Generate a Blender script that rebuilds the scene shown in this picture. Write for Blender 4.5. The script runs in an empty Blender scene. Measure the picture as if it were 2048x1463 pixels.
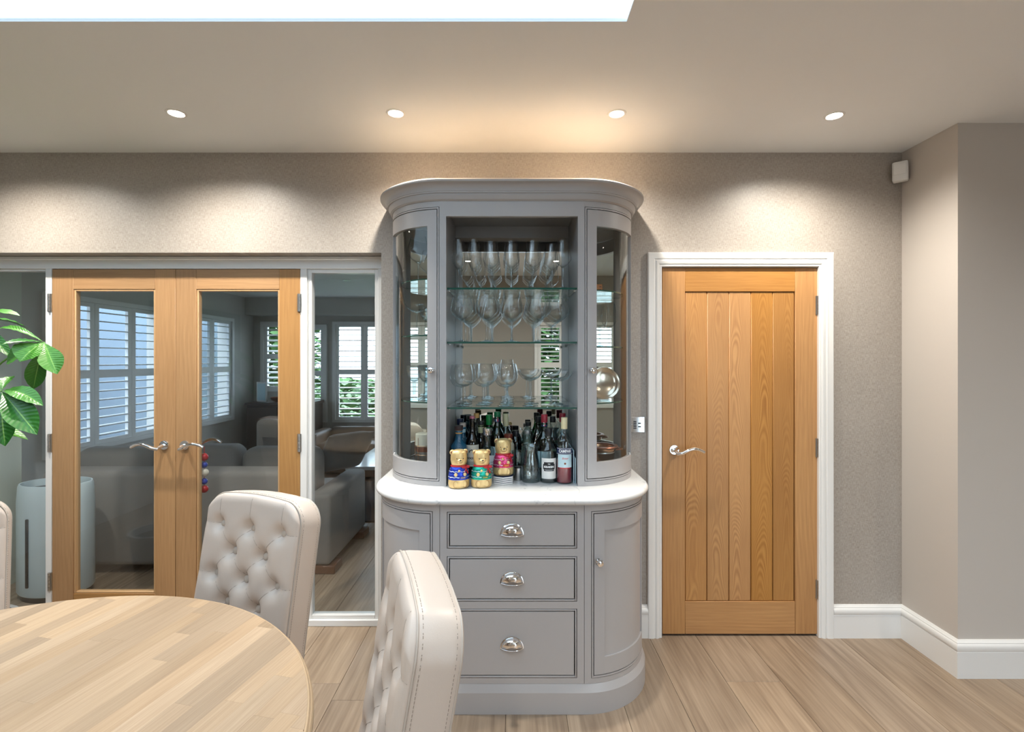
import bpy, bmesh, math, random
from mathutils import Vector, Matrix
random.seed(7)
scene = bpy.context.scene
C = scene.collection
PI = math.pi
CAMZ = 1.497
# ---------------------------------------------------------------- camera (focal 1000 px on a 2048 px wide frame)
cam = bpy.data.cameras.new('camera')
cam_o = bpy.data.objects.new('camera', cam); C.objects.link(cam_o)
cam_o.location = (0, 0, CAMZ); cam_o.rotation_euler = (PI/2, 0, 0)
cam.sensor_width = 36; cam.lens = 36*1000/2048
cam.shift_y = -13.5/2048; cam.clip_start = .02
scene.camera = cam_o
# ---------------------------------------------------------------- exposure, sky
scene.view_settings.view_transform = 'Standard'; scene.view_settings.look = 'None'
scene.view_settings.gamma = 1; scene.view_settings.use_curve_mapping = False
scene.view_settings.exposure = 1.05
SKY = 4.8
w = bpy.data.worlds.new('overcast_sky'); scene.world = w; w.use_nodes = True
bg = w.node_tree.nodes['Background']
bg.inputs[0].default_value = (.68, .85, 1.0, 1); bg.inputs[1].default_value = SKY
cy = scene.cycles
cy.use_denoising = True
cy.transparent_max_bounces = 48; cy.max_bounces = 10; cy.diffuse_bounces = 5; cy.glossy_bounces = 6; cy.transmission_bounces = 10
cy.sample_clamp_indirect = 6.0
cy.caustics_reflective = False; cy.caustics_refractive = False

def portal(name, loc, rot, sx, sy):
    l = bpy.data.lights.new(name, 'AREA'); l.shape = 'RECTANGLE'; l.size = sx; l.size_y = sy
    l.cycles.is_portal = True
    o = bpy.data.objects.new(name, l); C.objects.link(o); o.location = loc; o.rotation_euler = rot
    return o
SKX0, SKX1, SKY0, SKY1, CEIL = -3.2, .379, .15, 1.652, 2.612
portal('skylight_portal', ((SKX0+SKX1)/2, (SKY0+SKY1)/2, CEIL+.10), (0, 0, 0), SKX1-SKX0, SKY1-SKY0)
portal('added_doorway_portal', (2.075, -1.32, 1.05), (PI/2, 0, 0), .75, 2.1)  # daylight through an unseen doorway added to light the room
portal('left_window_portal', (-1.21, -1.36, 1.42), (PI/2, 0, 0), .7, 1.14)
portal('added_window_portal', (-1.05, 7.1, 1.35), (-PI/2, 0, 0), .9, 1.4)  # daylight through the unseen window added to the lounge

# ---------------------------------------------------------------- materials
def P(u, v, Y):
    return Vector(((u-1023.5)*Y/1000, Y, CAMZ-(v-718)*Y/1000))
def Xu(u, Y): return (u-1023.5)*Y/1000
def Zv(v, Y): return CAMZ-(v-718)*Y/1000

def mat(name):
    m = bpy.data.materials.new(name); m.use_nodes = True
    return m, m.node_tree.nodes, m.node_tree.links, m.node_tree.nodes['Principled BSDF']
def plain(name, col, rough=.5, metal=0.0, spec=.5, coat=0.0, bump=0, bscale=100, sheen=0):
    m, n, l, b = mat(name)
    b.inputs['Base Color'].default_value = (*col, 1); b.inputs['Roughness'].default_value = rough
    b.inputs['Metallic'].default_value = metal; b.inputs['Specular IOR Level'].default_value = spec
    b.inputs['Coat Weight'].default_value = coat; b.inputs['Coat Roughness'].default_value = .1
    if sheen: b.inputs['Sheen Weight'].default_value = sheen
    if bump:
        t = n.new('ShaderNodeTexCoord'); ns = n.new('ShaderNodeTexNoise'); ns.inputs['Scale'].default_value = bscale
        ns.inputs['Detail'].default_value = 3
        bp = n.new('ShaderNodeBump'); bp.inputs['Strength'].default_value = bump; bp.inputs['Distance'].default_value = .002
        l.new(t.outputs['Object'], ns.inputs['Vector']); l.new(ns.outputs['Fac'], bp.inputs['Height']); l.new(bp.outputs[0], b.inputs['Normal'])
    return m
def emit(name, col, s):
    m, n, l, b = mat(name)
    b.inputs['Base Color'].default_value = (*col, 1)
    b.inputs['Emission Color'].default_value = (*col, 1); b.inputs['Emission Strength'].default_value = s
    return m
def math_node(n, l, op, a, b=None, c=None):
    x = n.new('ShaderNodeMath'); x.operation = op
    for i, v in enumerate((a, b, c)):
        if v is None: continue
        if isinstance(v, (int, float)): x.inputs[i].default_value = v
        else: l.new(v, x.inputs[i])
    return x.outputs[0]
def thin_glass(name, tint=(.97, .99, .98), edge=None, f0=.04, rough=0.0, power=2.5, gloss=(1, 1, 1)):
    """a thin transparent sheet: clear through the middle, deeper tint and mirror-like at grazing angles"""
    m, n, l, b = mat(name); n.remove(b)
    out = n['Material Output']
    lw = n.new('ShaderNodeLayerWeight'); lw.inputs['Blend'].default_value = .5
    f = math_node(n, l, 'POWER', lw.outputs['Facing'], 5.0)
    f = math_node(n, l, 'MULTIPLY_ADD', f, 1-f0, f0)
    tr = n.new('ShaderNodeBsdfTransparent'); gl = n.new('ShaderNodeBsdfGlossy'); gl.inputs['Roughness'].default_value = rough
    gl.inputs['Color'].default_value = (*gloss, 1)
    if edge:
        e = math_node(n, l, 'POWER', lw.outputs['Facing'], power)
        mx = n.new('ShaderNodeMix'); mx.data_type = 'RGBA'
        l.new(e, mx.inputs['Factor']); mx.inputs['A'].default_value = (*tint, 1); mx.inputs['B'].default_value = (*edge, 1)
        l.new(mx.outputs['Result'], tr.inputs['Color'])
    else:
        tr.inputs['Color'].default_value = (*tint, 1)
    ms = n.new('ShaderNodeMixShader'); l.new(f, ms.inputs[0]); l.new(tr.outputs[0], ms.inputs[1]); l.new(gl.outputs[0], ms.inputs[2])
    l.new(ms.outputs[0], out.inputs['Surface'])
    return m
def ramp(n, l, fac, stops):
    r = n.new('ShaderNodeValToRGB'); e = r.color_ramp.elements
    while len(e) < len(stops): e.new(.5)
    for k, (p, c) in enumerate(stops): e[k].position = p; e[k].color = (*c, 1)
    l.new(fac, r.inputs['Fac']); return r.outputs['Color']
def wood(name, dark, light, L='Z', A='X', cL=0, cA=1, cQ=0, cN=.01, freq=600, nscale=(3, .6), fine=(260, 7), rough=.42,
         tone=.12, wl=.35, wf=.35, wn=.3, bump=.15, hue=None, coat=0):
    m, n, l, b = mat(name)
    tc = n.new('ShaderNodeTexCoord'); oi = n.new('ShaderNodeObjectInfo'); sp = n.new('ShaderNodeSeparateXYZ')
    l.new(tc.outputs['Object'], sp.inputs[0]); R = oi.outputs['Random']
    Lc, Ac = sp.outputs[L], sp.outputs[A]
    D = [q for q in 'XYZ' if q not in (L, A)][0]; Dc = sp.outputs[D]
    def nz(sa, sl, seed, scale=1.0, detail=2.0):
        cb = n.new('ShaderNodeCombineXYZ')
        l.new(math_node(n, l, 'MULTIPLY', Ac, sa), cb.inputs[0]); l.new(math_node(n, l, 'MULTIPLY', Lc, sl), cb.inputs[1])
        l.new(math_node(n, l, 'ADD', math_node(n, l, 'MULTIPLY', R, seed), math_node(n, l, 'MULTIPLY', Dc, sa)), cb.inputs[2])
        t = n.new('ShaderNodeTexNoise'); t.inputs['Scale'].default_value = scale; t.inputs['Detail'].default_value = detail
        l.new(cb.outputs[0], t.inputs['Vector']); return t.outputs['Fac']
    N1 = nz(nscale[0]*3, nscale[1]*3, 37.0)
    F = nz(fine[0], fine[1], 91.0, 1.0, 3.0)
    v = math_node(n, l, 'ADD', math_node(n, l, 'MULTIPLY', Lc, cL), math_node(n, l, 'MULTIPLY', Ac, cA))
    if cQ:
        sh = math_node(n, l, 'ADD', Ac, math_node(n, l, 'MULTIPLY_ADD', R, .05, -.025))
        v = math_node(n, l, 'ADD', v, math_node(n, l, 'MULTIPLY', math_node(n, l, 'MULTIPLY', sh, sh), cQ))
    v = math_node(n, l, 'ADD', v, math_node(n, l, 'MULTIPLY', N1, cN))
    v = math_node(n, l, 'ADD', v, math_node(n, l, 'MULTIPLY', R, 3.0))
    s = math_node(n, l, 'MULTIPLY', math_node(n, l, 'SINE', math_node(n, l, 'MULTIPLY', v, freq)), .5)
    K = nz(9, 1.3, 53.0)                                    # where the figure is strong and where it fades
    s = math_node(n, l, 'MULTIPLY', s, math_node(n, l, 'MAXIMUM', math_node(n, l, 'MULTIPLY_ADD', K, 3.4, -1.1), .08))
    s = math_node(n, l, 'ADD', s, .5)
    t = math_node(n, l, 'ADD', math_node(n, l, 'MULTIPLY', s, wl), math_node(n, l, 'ADD', math_node(n, l, 'MULTIPLY', F, wf), math_node(n, l, 'MULTIPLY', N1, wn)))
    col = ramp(n, l, t, [(.22, dark), (.72, light)])
    hs = n.new('ShaderNodeHueSaturation'); l.new(col, hs.inputs['Color'])
    l.new(math_node(n, l, 'MULTIPLY_ADD', R, 2*tone, 1-tone), hs.inputs['Value'])
    R2 = math_node(n, l, 'FRACT', math_node(n, l, 'MULTIPLY', R, 17.3))
    l.new(math_node(n, l, 'MULTIPLY_ADD', R2, .14, .93), hs.inputs['Saturation'])
    l.new(hs.outputs[0], b.inputs['Base Color'])
    b.inputs['Roughness'].default_value = rough; b.inputs['Coat Weight'].default_value = coat
    bp = n.new('ShaderNodeBump'); bp.inputs['Strength'].default_value = bump; bp.inputs['Distance'].default_value = .001
    l.new(F, bp.inputs['Height']); l.new(bp.outputs[0], b.inputs['Normal'])
    return m

MT = {}
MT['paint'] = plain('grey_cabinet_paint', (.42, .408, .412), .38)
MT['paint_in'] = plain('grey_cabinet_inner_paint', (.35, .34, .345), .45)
MT['gap_shade'] = plain('gap_shade_black', (.03, .032, .035), .8)  # near-black colour stands in for shade inside the gaps
MT['white'] = plain('white_gloss_trim', (.80, .80, .79), .3)
MT['white_matt'] = plain('white_matt', (.78, .78, .77), .6)
MT['ceiling'] = plain('ceiling_paint', (.83, .85, .87), .8)
MT['dimming_pane'] = thin_glass('dimming_rooflight_glass', (.55, .57, .58), f0=.06)  # tint added to cut the skylight reaching the table
MT['wall_paint'] = plain('warm_grey_wall_paint', (.56, .52, .48), .8)
MT['wall_front_shaded'] = plain('shade_darkened_wall_paint', (.33, .305, .275), .8)  # wall colour darkened to stand in for its dim light
MT['lounge_wall'] = plain('lounge_wall_paint', (.55, .54, .51), .8)
MT['sage_wall'] = plain('pale_sage_paint', (.60, .66, .58), .8)
MT['chrome'] = plain('polished_chrome', (.86, .86, .87), .06, 1.0)
MT['steel'] = plain('satin_steel', (.62, .61, .60), .28, 1.0)
MT['mirror'] = plain('mirror_silvering', (.72, .76, .745), .0, 1.0)
MT['mdf'] = plain('raw_pale_pine', (.72, .56, .40), .7)
MT['black'] = plain('black_plastic', (.012, .012, .014), .35)
MT['screen'] = plain('black_screen', (.008, .009, .012), .04)
MT['leather'] = plain('pale_taupe_leather', (.52, .45, .40), .40, bump=.10, bscale=420)
MT['leather_btn'] = plain('pale_taupe_button', (.44, .39, .345), .4)
MT['thread'] = plain('grey_seam', (.33, .28, .24), .7)
MT['sofa'] = plain('grey_woven_fabric', (.25, .24, .23), .9, bump=.4, bscale=500, sheen=.2)
MT['cushion'] = plain('dark_grey_cushion_fabric', (.13, .13, .13), .85, bump=.4, bscale=400, sheen=.3)
MT['brown_leather'] = plain('brown_leather', (.12, .075, .05), .5)
MT['beige_fabric'] = plain('beige_fabric', (.33, .29, .25), .9)
MT['dark_wood'] = plain('dark_brown_wood', (.05, .028, .018), .4)
MT['foot_wood'] = plain('brown_wood_foot', (.16, .07, .035), .4)
MT['rug'] = plain('dark_blue_rug', (.05, .06, .075), .95, bump=1, bscale=200)
MT['purifier'] = plain('pale_aqua_plastic', (.66, .80, .86), .28)
MT['gold'] = plain('gold_foil', (.80, .59, .28), .40, .65, bump=.5, bscale=130)
MT['red_ribbon'] = plain('red_ribbon', (.45, .01, .02), .45)
MT['foil_blue'] = plain('blue_foil', (.03, .07, .55), .25, .7, bump=.6, bscale=160)
MT['foil_green'] = plain('green_foil', (.02, .42, .30), .25, .7, bump=.6, bscale=160)
MT['foil_pink'] = plain('pink_foil', (.72, .08, .22), .25, .7, bump=.6, bscale=160)
MT['foil_dblue'] = plain('deep_blue_patch', (.02, .05, .40), .4)
MT['foil_dgreen'] = plain('deep_green_patch', (.01, .22, .10), .4)
MT['foil_red'] = plain('red_patch', (.62, .02, .03), .4)
MT['foil_pale'] = plain('pale_foil_stripe', (.75, .80, .85), .3, .6)
MT['gold_ink'] = plain('gold_ink', (.85, .6, .12), .35, .6)
MT['paper'] = plain('white_paper', (.80, .80, .78), .7)
MT['cream_paper'] = plain('cream_paper', (.72, .68, .58), .7)
MT['ink'] = plain('black_ink', (.015, .016, .02), .6)
MT['navy'] = plain('navy_print', (.01, .025, .09), .5)
MT['white_ink'] = plain('white_ink', (.85, .87, .88), .6)
MT['pale_blue_label'] = plain('pale_blue_label', (.56, .74, .80), .6)
MT['copper'] = plain('copper', (.72, .40, .24), .22, 1.0)
MT['copper_dark'] = plain('dark_copper', (.28, .10, .06), .35, .8)
MT['hinge'] = plain('worn_steel_hinge', (.55, .54, .52), .3, 1.0)
MT['soil'] = plain('dark_soil', (.03, .022, .015), .9)
MT['pot'] = plain('grey_ceramic_pot', (.35, .36, .36), .4)
MT['trunk'] = plain('brown_bark', (.16, .11, .07), .85, bump=1, bscale=60)
MT['petiole'] = plain('green_stem', (.12, .28, .05), .5)
MT['pane'] = thin_glass('clear_pane', (.955, .968, .972), f0=.05)
MT['case_glass'] = thin_glass('cabinet_door_glass', (.93, .95, .94), f0=.04)
MT['shelf_glass'] = thin_glass('green_edged_shelf_glass', (.90, .965, .945), f0=.06)
MT['shelf_edge'] = plain('green_glass_edge', (.015, .085, .065), .12, spec=.8)
MT['bowl'] = thin_glass('crystal_bowl', (.985, .99, .99), (.10, .18, .23), f0=.04, power=4.5)
MT['stem'] = thin_glass('crystal_stem', (.93, .96, .97), (.30, .39, .43), f0=.08, power=1.8)
MT['cut_crystal'] = thin_glass('cut_crystal', (.92, .95, .96), (.50, .58, .62), f0=.20, power=2.2)
MT['clear_bottle'] = thin_glass('clear_bottle_glass', (.90, .94, .94), (.25, .34, .36), f0=.07, power=2.2)
MT['green_bottle'] = thin_glass('green_bottle_glass', (.04, .30, .10), (.0, .03, .012), f0=.08, power=1.2)
MT['dark_bottle'] = thin_glass('dark_bottle_glass', (.035, .03, .02), (.0, .0, .0), f0=.07, power=1.2)
MT['blue_bottle'] = plain('textured_blue_bottle_glass', (.01, .10, .19), .18, spec=.9, bump=1.5, bscale=140)
MT['olive_bottle'] = thin_glass('olive_bottle_glass', (.15, .2, .06), (.01, .015, .004), f0=.08, power=1.2)
MT['red_liquid'] = plain('red_aperitif', (.26, .022, .04), .12)
MT['dark_liquid'] = thin_glass('dark_spirit', (.10, .015, .015), (.02, 0, 0), f0=.03, power=1.5)
MT['patio'] = plain('grey_stone_patio', (.26, .26, .25), .9)
MT['neighbour'] = plain('blue_grey_render', (.16, .20, .25), .9)
MT['lawn'] = plain('lawn', (.06, .13, .03), .95)
MT['hedge'] = plain('hedge_leaf', (.07, .16, .04), .7)
MT['house'] = plain('pale_neighbour_wall', (.85, .83, .78), .9)
MT['floor_slab'] = plain('dark_floor_slab', (.05, .035, .025), .9)  # one dark brown colour for the slab under the planks

OAK_D, OAK_L = (.32, .138, .038), (.53, .275, .088)
MT['oak_plank'] = wood('oak_plank_cathedral', OAK_D, OAK_L, cL=1, cA=0, cQ=130, cN=1.3, freq=95, nscale=(1.6, .5), wl=.30, wf=.36, wn=.34, tone=.08)
MT['oak_stile'] = wood('oak_stile_grain', OAK_D, OAK_L, cL=.0, cA=1, cN=.10, freq=300, nscale=(1.5, .3), wl=.12, wf=.50, wn=.38, tone=.06)
MT['oak_rail'] = wood('oak_rail_grain', OAK_D, OAK_L, L='X', A='Z', cL=.0, cA=1, cN=.10, freq=300, nscale=(1.5, .3), wl=.12, wf=.50, wn=.38, tone=.06)
OL = (.49, .28, .118); OD = (.32, .162, .062)
MT['soak_stile'] = wood('screen_oak_stile_grain', OD, OL, cL=0, cA=1, cN=.12, freq=260, nscale=(1.5, .35), wl=.10, wf=.48, wn=.42, tone=.05)
MT['soak_rail'] = wood('screen_oak_rail_grain', OD, OL, L='X', A='Z', cL=0, cA=1, cN=.12, freq=260, nscale=(1.5, .35), wl=.10, wf=.48, wn=.42, tone=.05)
MT['oak_bead'] = plain('light_oak_bead', (.55, .34, .17), .4)
MT['floor'] = wood('washed_oak_floor', (.150, .101, .068), (.42, .325, .236), L='Y', A='X', cL=.0, cA=1, cQ=1.2, cN=.35, freq=80, nscale=(2.4, .35), fine=(85, 3.0), rough=.42, tone=.13, wl=.12, wf=.48, wn=.42, bump=.2)
MT['stave'] = wood('pale_oak_stave', (.228, .148, .086), (.400, .296, .196), L='Y', A='X', cL=.0, cA=1, cN=.08, freq=300, nscale=(2, .5), fine=(300, 6), rough=.5, tone=.19, wl=.05, wf=.50, wn=.45, bump=.15)
MT['table_wood'] = plain('pale_oak_edge', (.40, .285, .175), .45, bump=.3, bscale=80)

def wallpaper():
    m, n, l, b = mat('taupe_grasscloth_wallpaper')
    tc = n.new('ShaderNodeTexCoord')
    def nz(sc, s=1, d=4):
        mp = n.new('ShaderNodeMapping'); mp.inputs['Scale'].default_value = sc
        t = n.new('ShaderNodeTexNoise'); t.inputs['Scale'].default_value = s; t.inputs['Detail'].default_value = d
        l.new(tc.outputs['Object'], mp.inputs[0]); l.new(mp.outputs[0], t.inputs['Vector']); return t.outputs['Fac']
    a = nz((420, 1, 60)); c = nz((45, 1, 520)); d = nz((3, 1, 2))
    s = math_node(n, l, 'ADD', math_node(n, l, 'MULTIPLY', a, .5), math_node(n, l, 'MULTIPLY', c, .38))
    s = math_node(n, l, 'ADD', s, math_node(n, l, 'MULTIPLY', d, .12))
    col = ramp(n, l, s, [(.34, (.25, .215, .18)), (.50, (.37, .333, .295)), (.68, (.50, .465, .425))])
    l.new(col, b.inputs['Base Color'])
    b.inputs['Roughness'].default_value = .40; b.inputs['Specular IOR Level'].default_value = .75
    bp = n.new('ShaderNodeBump'); bp.inputs['Strength'].default_value = .5; bp.inputs['Distance'].default_value = .0015
    l.new(s, bp.inputs['Height']); l.new(bp.outputs[0], b.inputs['Normal'])
    return m
MT['wallpaper'] = wallpaper()
def marble():
    m, n, l, b = mat('white_veined_marble')
    tc = n.new('ShaderNodeTexCoord')
    t = n.new('ShaderNodeTexNoise'); t.inputs['Scale'].default_value = 5; t.inputs['Detail'].default_value = 8; t.inputs['Distortion'].default_value = 1.2
    l.new(tc.outputs['Object'], t.inputs['Vector'])
    v = math_node(n, l, 'ABSOLUTE', math_node(n, l, 'SUBTRACT', t.outputs['Fac'], .5))
    t2 = n.new('ShaderNodeTexNoise'); t2.inputs['Scale'].default_value = 9; l.new(tc.outputs['Object'], t2.inputs['Vector'])
    k = math_node(n, l, 'ADD', v, math_node(n, l, 'MULTIPLY', math_node(n, l, 'MAXIMUM', math_node(n, l, 'SUBTRACT', .56, t2.outputs['Fac']), 0.0), .5))
    col = ramp(n, l, k, [(0, (.45, .46, .48)), (.012, (.64, .65, .655)), (.05, (.68, .685, .685))])
    l.new(col, b.inputs['Base Color']); b.inputs['Roughness'].default_value = .16
    return m
MT['marble'] = marble()
def leaf_mat():
    m, n, l, b = mat('glossy_veined_leaf')
    uv = n.new('ShaderNodeUVMap'); sp = n.new('ShaderNodeSeparateXYZ'); l.new(uv.outputs[0], sp.inputs[0])
    ax = math_node(n, l, 'ABSOLUTE', math_node(n, l, 'SUBTRACT', sp.outputs[0], .5))
    s = math_node(n, l, 'SINE', math_node(n, l, 'MULTIPLY', math_node(n, l, 'SUBTRACT', sp.outputs[1], math_node(n, l, 'MULTIPLY', ax, .25)), 95.0))
    s = math_node(n, l, 'MULTIPLY_ADD', s, .5, .5)
    oi = n.new('ShaderNodeObjectInfo')
    mid = math_node(n, l, 'LESS_THAN', ax, .022)
    c1 = ramp(n, l, s, [(0, (.014, .115, .012)), (1, (.024, .16, .018))])
    c2 = n.new('ShaderNodeMix'); c2.data_type = 'RGBA'; l.new(oi.outputs['Random'], c2.inputs['Factor']); l.new(c1, c2.inputs['A']); c2.inputs['B'].default_value = (.075, .26, .03, 1)
    c3 = n.new('ShaderNodeMix'); c3.data_type = 'RGBA'; l.new(mid, c3.inputs['Factor']); l.new(c2.outputs['Result'], c3.inputs['A']); c3.inputs['B'].default_value = (.20, .42, .08, 1)
    l.new(c3.outputs['Result'], b.inputs['Base Color']); b.inputs['Roughness'].default_value = .32
    bp = n.new('ShaderNodeBump'); bp.inputs['Strength'].default_value = .25; bp.inputs['Distance'].default_value = .002
    l.new(s, bp.inputs['Height']); l.new(bp.outputs[0], b.inputs['Normal'])
    b.inputs['Transmission Weight'].default_value = 0
    return m
MT['leaf'] = leaf_mat()

# ---------------------------------------------------------------- mesh helpers
def setp(o, label=None, cat=None, group=None, kind=None):
    if label: o['label'] = label
    if cat: o['category'] = cat
    if group: o['group'] = group
    if kind: o['kind'] = kind
    return o
def thing(name, label, cat, loc=(0, 0, 0), rz=0, group=None, kind=None):
    o = bpy.data.objects.new(name, None); C.objects.link(o); o.empty_display_size = .05
    o.location = loc; o.rotation_euler = (0, 0, rz)
    return setp(o, label, cat, group, kind)
def finish(bm, name, m, smooth=40):
    bmesh.ops.recalc_face_normals(bm, faces=bm.faces)
    me = bpy.data.meshes.new(name); bm.to_mesh(me); bm.free()
    me.materials.append(m if not isinstance(m, str) else MT[m])
    if smooth:
        me.polygons.foreach_set('use_smooth', [True]*len(me.polygons)); me.set_sharp_from_angle(angle=math.radians(smooth))
    return me
def put(name, bm, m, parent=None, smooth=40, local=False, recalc=True):
    """link a bmesh as one object; world-space meshes get their origin at their own centre"""
    if not local:
        vs = [v.co for v in bm.verts]
        c = Vector([(min(v[i] for v in vs)+max(v[i] for v in vs))/2 for i in range(3)])
        bmesh.ops.translate(bm, verts=bm.verts, vec=-c)
    else: c = Vector((0, 0, 0))
    o = bpy.data.objects.new(name, finish(bm, name, m, smooth)); C.objects.link(o)
    if parent:
        o.parent = parent
        if not local:
            q, off = parent, Vector((0, 0, 0))
            while q: off += q.location; q = q.parent
            c = c-off
    o.location = c
    return o
def new(): return bmesh.new()
def box(bm, x0, x1, y0, y1, z0, z1, bev=0, seg=1, rot=None, piv=None):
    r = bmesh.ops.create_cube(bm, size=1.0); vs = r['verts']
    for v in vs: v.co = Vector(((x0+x1)/2+v.co.x*(x1-x0), (y0+y1)/2+v.co.y*(y1-y0), (z0+z1)/2+v.co.z*(z1-z0)))
    if bev:
        es = list({e for v in vs for e in v.link_edges})
        r2 = bmesh.ops.bevel(bm, geom=es, offset=bev, segments=seg, affect='EDGES', profile=.5)
        vs = list({v for f in r2['faces'] for v in f.verts} | {v for v in vs if v.is_valid})
    if rot is not None:
        bmesh.ops.rotate(bm, verts=vs, cent=piv or Vector(((x0+x1)/2, (y0+y1)/2, (z0+z1)/2)), matrix=rot)
    return vs
def bx(name, x0, x1, y0, y1, z0, z1, m, parent=None, bev=0, seg=1, smooth=40, local=False):
    bm = new(); box(bm, min(x0, x1), max(x0, x1), min(y0, y1), max(y0, y1), min(z0, z1), max(z0, z1), bev, seg)
    return put(name, bm, m, parent, smooth, local)
def lathe(bm, prof, seg=24, cx=0, cy_=0, cz=0, sx=1, sy=1, close=False):
    rings = []; vs = []
    for r, z in prof:
        if r < 1e-6:
            v = bm.verts.new((cx, cy_, cz+z)); rings.append([v]); vs.append(v)
        else:
            rg = [bm.verts.new((cx+sx*r*math.cos(2*PI*k/seg), cy_+sy*r*math.sin(2*PI*k/seg), cz+z)) for k in range(seg)]
            rings.append(rg); vs += rg
    pairs = list(zip(rings, rings[1:]))
    if close: pairs.append((rings[-1], rings[0]))
    for a, b in pairs:
        for k in range(seg):
            k2 = (k+1) % seg
            if len(a) == 1 and len(b) == 1: continue
            if len(a) == 1: bm.faces.new((a[0], b[k], b[k2]))
            elif len(b) == 1: bm.faces.new((a[k], a[k2], b[0]))
            else: bm.faces.new((a[k], a[k2], b[k2], b[k]))
    return vs
def ball(bm, c, r, sx=1, sy=1, sz=1, seg=14, rings=8):
    prof = [(r*math.sin(PI*i/rings), -r*math.cos(PI*i/rings)*sz) for i in range(rings+1)]
    prof[0] = (0, prof[0][1]); prof[-1] = (0, prof[-1][1])
    return lathe(bm, prof, seg, c[0], c[1], c[2], sx, sy)
def tube(bm, pts, rad, seg=10, flat=1.0, cap=True):
    pts = [Vector(p) for p in pts]; n = len(pts)
    rad = rad if isinstance(rad, (list, tuple)) else [rad]*n
    t0 = (pts[1]-pts[0]).normalized()
    ref = Vector((0, 0, 1)) if abs(t0.z) < .9 else Vector((1, 0, 0))
    N = t0.cross(ref).normalized(); rings = []
    for i in range(n):
        t = (pts[min(i+1, n-1)]-pts[max(i-1, 0)]).normalized()
        N = (N-t*N.dot(t)).normalized(); B = t.cross(N)
        rings.append([bm.verts.new(pts[i]+N*rad[i]*math.cos(2*PI*k/seg)+B*rad[i]*flat*math.sin(2*PI*k/seg)) for k in range(seg)])
    for a, b in zip(rings, rings[1:]):
        for k in range(seg):
            k2 = (k+1) % seg; bm.faces.new((a[k], a[k2], b[k2], b[k]))
    if cap: bm.faces.new(rings[0][::-1]); bm.faces.new(rings[-1])
    return [v for r in rings for v in r]
def cyl_y(bm, x, y0, y1, z, r, seg=24, r1=None):
    return tube(bm, [(x, y0, z), (x, y1, z)], [r, r if r1 is None else r1], seg)
def text_mesh(body, size, depth=.0003, bold=0.0, sx=1.0, shear=0.0):
    cu = bpy.data.curves.new('lettering', 'FONT'); cu.body = body; cu.size = size; cu.align_x = 'CENTER'; cu.align_y = 'CENTER'
    cu.extrude = depth; cu.offset = bold; cu.resolution_u = 3; cu.shear = shear
    o = bpy.data.objects.new('lettering', cu); C.objects.link(o)
    me = bpy.data.meshes.new_from_object(o.evaluated_get(bpy.context.evaluated_depsgraph_get()))
    bpy.data.objects.remove(o); bpy.data.curves.remove(cu)
    bm = bmesh.new(); bm.from_mesh(me); bpy.data.meshes.remove(me)
    for v in bm.verts: v.co.x *= sx
    return bm
def text_on_cyl(name, body, size, R, z, m, parent, ang0=-PI/2, bold=0.0, sx=1.0, shear=0):
    bm = text_mesh(body, size, .0003, bold, sx, shear)
    for v in bm.verts:
        a = ang0+v.co.x/R; r = R+.0004+v.co.z; zz = z+v.co.y
        v.co = Vector((r*math.cos(a), r*math.sin(a), zz))
    return put(name, bm, m, parent, smooth=0, local=True)
def copy_tree(o, parent=None):
    c = o.copy(); C.objects.link(c)
    if parent: c.parent = parent
    for ch in list(o.children): copy_tree(ch, c)
    return c
# ================================================================ SETTING
YW, YS = 2.70, 2.80           # dining-room face of the papered wall, face of the glazed screen
def struct(name, bm, m, label=None, cat=None, parent=None, smooth=30):
    o = put(name, bm, m, parent, smooth); o['kind'] = 'structure'
    return setp(o, label, cat)
# papered wall with the screen opening and the door opening
OPX0, OPX1, OPZ = -3.75, -.706, 2.072
DX0, DX1, DZ = .797, 1.664, 2.002
bm = new()
box(bm, -4.0, 2.25, YW, 2.90, OPZ, CEIL); box(bm, -4.0, OPX0, YW, 2.90, 0, OPZ); box(bm, OPX1, DX0, YW, 2.90, 0, OPZ)
box(bm, DX0, DX1, YW, 2.90, DZ, OPZ); box(bm, DX1, 2.25, YW, 2.90, 0, OPZ)
struct('wall_back', bm, 'wallpaper', 'taupe textured wallpaper wall behind the display cabinet', 'wall')
bm = new(); box(bm, 2.105, 2.25, 2.361, YW, 0, CEIL); box(bm, 2.25, 3.6, 2.361, 2.50, 0, CEIL)
struct('wall_right', bm, 'wall_paint', 'plain warm grey wall stepping forward right of the oak door', 'wall')
bm = new(); box(bm, 3.5, 3.65, -1.5, 2.4, 0, CEIL)
struct('wall_side', bm, 'wall_paint', 'plain warm grey side wall of the dining room', 'wall')
bm = new(); box(bm, -3.9, -3.75, -1.5, 2.699, 0, CEIL)
struct('wall_left', bm, 'wall_paint', 'plain warm grey wall at the left of the dining room', 'wall')
WX0, WX1, WZ0, WZ1 = .30, .72, .85, 1.99  # shuttered window seen in the cabinet mirror
bm = new()
VX0, VX1, UX0, UX1 = -1.56, -.86, .96, 1.42   # two more shuttered windows, seen in the side mirrors
box(bm, -3.9, VX0, -1.5, -1.3, 0, CEIL); box(bm, VX1, WX0, -1.5, -1.3, 0, CEIL); box(bm, WX1, UX0, -1.5, -1.3, 0, CEIL)
for q0, q1 in ((VX0, VX1), (UX0, UX1)): box(bm, q0, q1, -1.5, -1.3, 0, WZ0); box(bm, q0, q1, -1.5, -1.3, WZ1, CEIL)
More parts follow.
